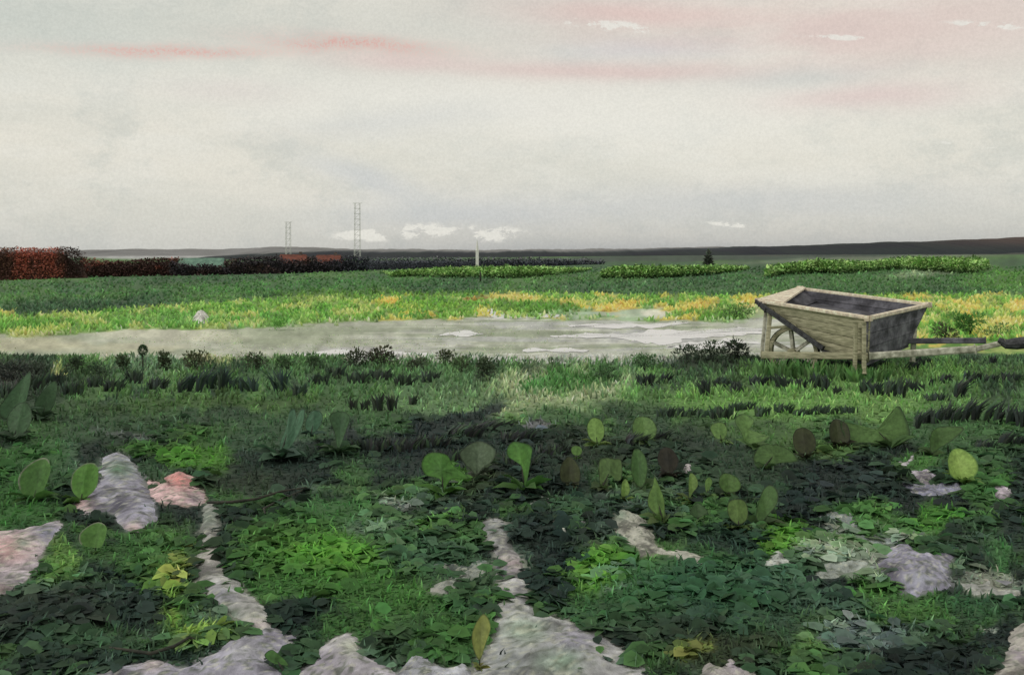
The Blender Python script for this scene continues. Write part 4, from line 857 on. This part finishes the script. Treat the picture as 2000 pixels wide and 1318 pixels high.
# ------------------------------------------------------------------ cottages, barn, masts, spire, post
def cottage(px, py, w, h, d, label, roofm, wallm, name='cottage', cat='cottage', chim=True):
    x = (px-1000)/F*d; z = float(terrain(x, d)); e = empty(name, label, cat, (x, d, z))
    s = d/F; W = w*s; zt = H-(py-YH)/F*d-z; Hh = h*s; Dp = max(3.0, W*.5); ev = zt-Hh
    V = [(-W/2,0,-.5),(W/2,0,-.5),(W/2,Dp,-.5),(-W/2,Dp,-.5),(-W/2,0,ev),(W/2,0,ev),(W/2,Dp,ev),(-W/2,Dp,ev),(-W/2,Dp/2,zt-.1),(W/2,Dp/2,zt-.1)]
    mesh_obj('wall', V, [(0,1,5,4),(1,2,6,9,5),(2,3,7,6),(3,0,4,8,7)], M[wallm], e, smooth=False)
    o_ = .25; V = [(-W/2-o_,-o_,ev-.12),(W/2+o_,-o_,ev-.12),(W/2+o_-.5,Dp/2,zt),(-W/2-o_+.5,Dp/2,zt),(-W/2-o_,Dp+o_,ev-.12),(W/2+o_,Dp+o_,ev-.12)]
    V += [(a, b, c-.12) for a, b, c in V]
    rf = mesh_obj('roof', V, [(0,1,2,3),(3,2,5,4),(1,5,2),(0,3,4),(6,9,8,7),(9,10,11,8),(0,6,7,1),(4,5,11,10)], M[roofm], e, smooth=False)
    if chim:
        v, f = beam((W*.25, Dp/2, zt-.4), (W*.25, Dp/2, zt+.35), .35, .35, (0,1,0)); mesh_obj('chimney', v, f, M['brick'], rf, smooth=False)
    for k in (-.28, .28):
        v, f = prism([(k*W-.25,-.03,ev*.45),(k*W+.25,-.03,ev*.45),(k*W+.25,-.03,ev*.8),(k*W-.25,-.03,ev*.8)], .02, (0,-1,0)); mesh_obj('window', v, f, M['glass'], e, smooth=False)
    v, f = prism([(-.35,-.03,0),(.35,-.03,0),(.35,-.03,ev*.8),(-.35,-.03,ev*.8)], .02, (0,-1,0)); mesh_obj('door', v, f, M['dark'], e, smooth=False)
cottage(568, 497, 58, 17, 130, 'left cottage with a red roof sunk in the dark hedgerow', 'redroof', 'brick')
cottage(638, 498, 54, 17, 131, 'right cottage with a red roof at the end of the dark hedgerow', 'redroof', 'brick')
cottage(388, 504, 92, 16, 130, 'long low barn with a pale teal roof in the left hedgerow', 'tealroof', 'brick', 'barn', 'barn', False)
def mast(px, ytop, ybot, w, d, label):
    x = (px-1000)/F*d; s = d/F; zt = H-(ytop-YH)*s; zb = H-(ybot-YH)*s-2
    e = empty('lattice_tower', label, 'tower', (x, d, zb)); Ht = zt-zb; W = w*s
    for sx in (-1, 1):
        for sy in (-1, 1):
            v, f = beam((sx*W/2, sy*W/2, 0), (sx*W/2*.85, sy*W/2*.85, Ht), .10, .10, (0,1,0)); mesh_obj('upright', v, f, M['mast'], e, smooth=False)
    k = max(3, int(Ht/1.6))
    V, Fs = [], []
    for i in range(k):
        z0, z1 = Ht*i/k, Ht*(i+1)/k
        for a_, b_ in (((-W/2, -W/2, z0), (W/2, -W/2, z0+.01)), ((-W/2, W/2, z0), (W/2, W/2, z0)), ((-W/2, -W/2, z0), (W/2, -W/2, z1))):
            v, f = beam(a_, b_, .07, .07, (0,1,0)); n_ = len(V); V += v; Fs += [tuple(j+n_ for j in g_) for g_ in f]
    mesh_obj('cross_bars', V, Fs, M['mast'], e, smooth=False)
    v, f = beam((-W*.8, 0, Ht), (W*.8, 0, Ht), .3, .10); mesh_obj('platform', v, f, M['mast'], e, smooth=False)
mast(563, 434, 486, 9, 300, 'shorter faint grey lattice tower on the left horizon')
mast(698, 397, 488, 11, 300, 'taller faint grey lattice tower left of the white spire')
d = 140; s = d/F; x = (932-1000)/F*d; z = float(terrain(x, d)); e = empty('white_spire', 'slim white spire rising above the horizon near the centre', 'spire', (x, d, z))
Ht = H-(468-YH)*s-z
v, f = beam((0,0,-.3), (0,0,Ht*.62), .42, .42, (0,1,0)); mesh_obj('tower', v, f, M['pale'], e, smooth=False)
v, f = tube([(0,0,Ht*.62),(0,0,Ht*.64),(0,0,Ht)], [.26,.22,.02], 8); mesh_obj('spire_cap', v, f, M['pale'], e, smooth=False)
x, y, z = [float(q) for q in G(938, 550)]; s = y/F
v, f = tube([(0,0,-.1),(.02,0,10*s),(0,0,19*s)], [1.6*s,1.9*s,1.4*s], 8); o = mesh_obj('fence_post', v, f, M['dark']); o.location = (x, y, z); tag(o, 'short dark post in front of the bright hedge below the white spire', 'post')

# ------------------------------------------------------------------ sky and light
W = bpy.data.worlds.new('World'); S.world = W; W.use_nodes = True; nt = W.node_tree; nt.nodes.clear(); L = nt.links.new
def N_(t, **k):
    n = nt.nodes.new(t)
    for a, b in k.items(): setattr(n, a, b)
    return n
def val(v):
    return v
def math_(op, a, b=None, clamp=False):
    n = N_('ShaderNodeMath', operation=op); n.use_clamp = clamp
    for i, v in enumerate((a, b)):
        if v is None: continue
        if isinstance(v, (int, float)): n.inputs[i].default_value = v
        else: L(v, n.inputs[i])
    return n.outputs[0]
tc = N_('ShaderNodeTexCoord'); sp = N_('ShaderNodeSeparateXYZ'); L(tc.outputs['Generated'], sp.inputs[0])
az = math_('ARCTAN2', sp.outputs[0], sp.outputs[1])                      # 0 straight ahead, + to the right
el = math_('ARCSINE', sp.outputs[2])
def noise(sx, sz, detail=6, scale=1, rough=.6):
    mp = N_('ShaderNodeMapping'); mp.inputs['Scale'].default_value = (sx, sx, sz); L(tc.outputs['Generated'], mp.inputs[0])
    n = N_('ShaderNodeTexNoise'); n.inputs['Scale'].default_value = scale; n.inputs['Detail'].default_value = detail; n.inputs['Roughness'].default_value = rough; L(mp.outputs[0], n.inputs['Vector']); return n.outputs[0]
nA = noise(3, 16, 7); nB = noise(9, 30, 8); nG = noise(380, 380, 3, rough=.8); nC = noise(30, 60, 8, rough=.7)
def ramp(v, a, b, lo=0., hi=1.):
    m = N_('ShaderNodeMapRange'); m.interpolation_type = 'SMOOTHSTEP'; L(v, m.inputs[0])
    for i, q in enumerate((a, b, lo, hi)): m.inputs[i+1].default_value = q
    return m.outputs[0]
def mixcol(base_, colr, fac):
    m = N_('ShaderNodeMix', data_type='RGBA'); L(fac, m.inputs[0])
    if isinstance(base_, tuple): m.inputs[6].default_value = (*lin(base_), 1)
    else: L(base_, m.inputs[6])
    m.inputs[7].default_value = (*lin(colr), 1); return m.outputs[2]
def blob(px, py, rx, ry, slope=0., warp=.6):
    """soft cloud lobe at a direction; sizes as angles of the photograph's scale"""
    a0 = math.atan((px-1000)/F); e0 = math.atan((YH-py)/F*math.cos(a0)); ra, re = rx/F, ry/F
    da = math_('SUBTRACT', az, a0); de = math_('SUBTRACT', math_('SUBTRACT', el, e0), math_('MULTIPLY', da, slope))
    de = math_('ADD', de, math_('MULTIPLY', math_('SUBTRACT', nB, .5), re*warp*2.2))
    q = math_('ADD', math_('POWER', math_('ABSOLUTE', math_('DIVIDE', da, ra)), 2.), math_('POWER', math_('ABSOLUTE', math_('DIVIDE', de, re)), 2.))
    return math_('EXPONENT', math_('MULTIPLY', q, -1.))
def mul(a, b): return math_('MULTIPLY', a, b)
c = mixcol((232,228,215), (223,221,209), ramp(nA, .42, .62))
c = mixcol(c, (238,236,226), mul(ramp(nB, .45, .65), .35))
nM = noise(14, 22, 8, rough=.75)
c = mixcol(c, (204,206,197), mul(ramp(nM, .45, .68), .6))
c = mixcol(c, (200,206,198), mul(blob(60,40,380,90), .75))
c = mixcol(c, (206,208,200), mul(blob(900,50,500,90), .55))
c = mixcol(c, (236,234,224), mul(blob(900,190,700,50), .8))
c = mixcol(c, (212,214,212), mul(blob(760,240,220,26,.1), .5))
c = mixcol(c, (196,202,208), mul(blob(720,350,120,26,-.3), .5))
c = mixcol(c, (238,236,226), mul(blob(1250,250,400,60), .7))
c = mixcol(c, (204,207,209), mul(blob(1450,395,420,36), .55))
c = mixcol(c, (196,202,208), mul(blob(900,420,260,34), .55))
c = mixcol(c, (208,212,216), mul(blob(1250,100,170,22), .55))
c = mixcol(c, (226,196,190), mul(mul(blob(1620,60,560,90), ramp(nA, .38, .6, .3, 1.)), .6))
c = mixcol(c, (228,190,184), mul(blob(1250,25,240,26,-.05), .55))
c = mixcol(c, (222,196,190), mul(blob(1180,140,330,16,-.03), .7))
c = mixcol(c, (226,200,196), mul(blob(1700,190,160,24), .6))
c = mixcol(c, (198,204,200), mul(blob(1560,150,150,20), .5))
spk = ramp(nG, .40, .62, .35, 1.)
c = mixcol(c, (222,168,158), mul(mul(blob(330,100,190,11,.05,1.4), spk), .8))
c = mixcol(c, (220,160,150), mul(mul(blob(690,90,170,14,-.03,1.4), spk), .8))
c = mixcol(c, (226,202,196), mul(blob(780,120,130,16), .6))
c = mixcol(c, (222,210,204), mul(blob(450,180,120,22), .35))
# haze toward the horizon
hz = math_('EXPONENT', mul(math_('ABSOLUTE', math_('DIVIDE', el, .017)), -1.)); c = mixcol(c, (128,130,138), mul(hz, ramp(az, -.35, .1, .15, .9)))
hz2 = math_('EXPONENT', mul(math_('ABSOLUTE', math_('DIVIDE', el, .045)), -1.)); c = mixcol(c, (192,194,192), mul(hz2, .55))
# torn white wisps
for (bx, by, rx, ry, sl) in ((1200,52,110,9,-.12),(1650,74,90,4,-.1),(1940,50,60,6,-.15),(1890,284,40,4,-.2),(820,452,70,13,0),(950,457,60,13,0),(720,460,60,10,0),(1430,438,40,5,-.1)):
    m = mul(blob(bx, by, rx, ry, sl, .5), ramp(nC, .44, .6)); c = mixcol(c, (236,234,225), ramp(m, .05, .4, 0., .8))
# fine grain
gm = N_('ShaderNodeVectorMath', operation='SCALE'); L(c, gm.inputs[0]); L(ramp(nG, .3, .7, .95, 1.05), gm.inputs['Scale'])
SUN_EL, SUN_AZ = math.radians(42), math.radians(-115)     # sun high on the left, slightly behind the view
sky = N_('ShaderNodeTexSky'); sky.sky_type = 'NISHITA'; sky.sun_disc = False; sky.sun_elevation = SUN_EL; sky.sun_rotation = SUN_AZ
b1 = N_('ShaderNodeBackground'); L(sky.outputs[0], b1.inputs[0]); b1.inputs[1].default_value = .06
b2 = N_('ShaderNodeBackground'); L(gm.outputs[0], b2.inputs[0]); b2.inputs[1].default_value = 1.0
mx = N_('ShaderNodeMixShader'); mx.inputs[0].default_value = .94; L(b1.outputs[0], mx.inputs[1]); L(b2.outputs[0], mx.inputs[2])
ow = N_('ShaderNodeOutputWorld'); L(mx.outputs[0], ow.inputs[0])
sd = bpy.data.lights.new('sun', 'SUN'); sd.energy = .9; sd.angle = math.radians(14); sd.color = (1, .95, .88)
so = bpy.data.objects.new('sun', sd); COL.objects.link(so)
import mathutils
dirv = mathutils.Vector((math.sin(SUN_AZ)*math.cos(SUN_EL), math.cos(SUN_AZ)*math.cos(SUN_EL), math.sin(SUN_EL)))
so.rotation_euler = dirv.to_track_quat('Z', 'Y').to_euler(); so.location = dirv*50

# ------------------------------------------------------------------ camera
cd = bpy.data.cameras.new('camera'); cd.sensor_width = 36; cd.lens = 36*F/2000; cd.shift_y = -(659-YH)/2000; cd.clip_end = 20000; cd.clip_start = .05
co = bpy.data.objects.new('camera', cd); COL.objects.link(co); co.location = (0, 0, H); co.rotation_euler = (math.radians(90), 0, 0); S.camera = co
S.view_settings.view_transform = 'Standard'; S.view_settings.look = 'None'; S.view_settings.exposure = 0
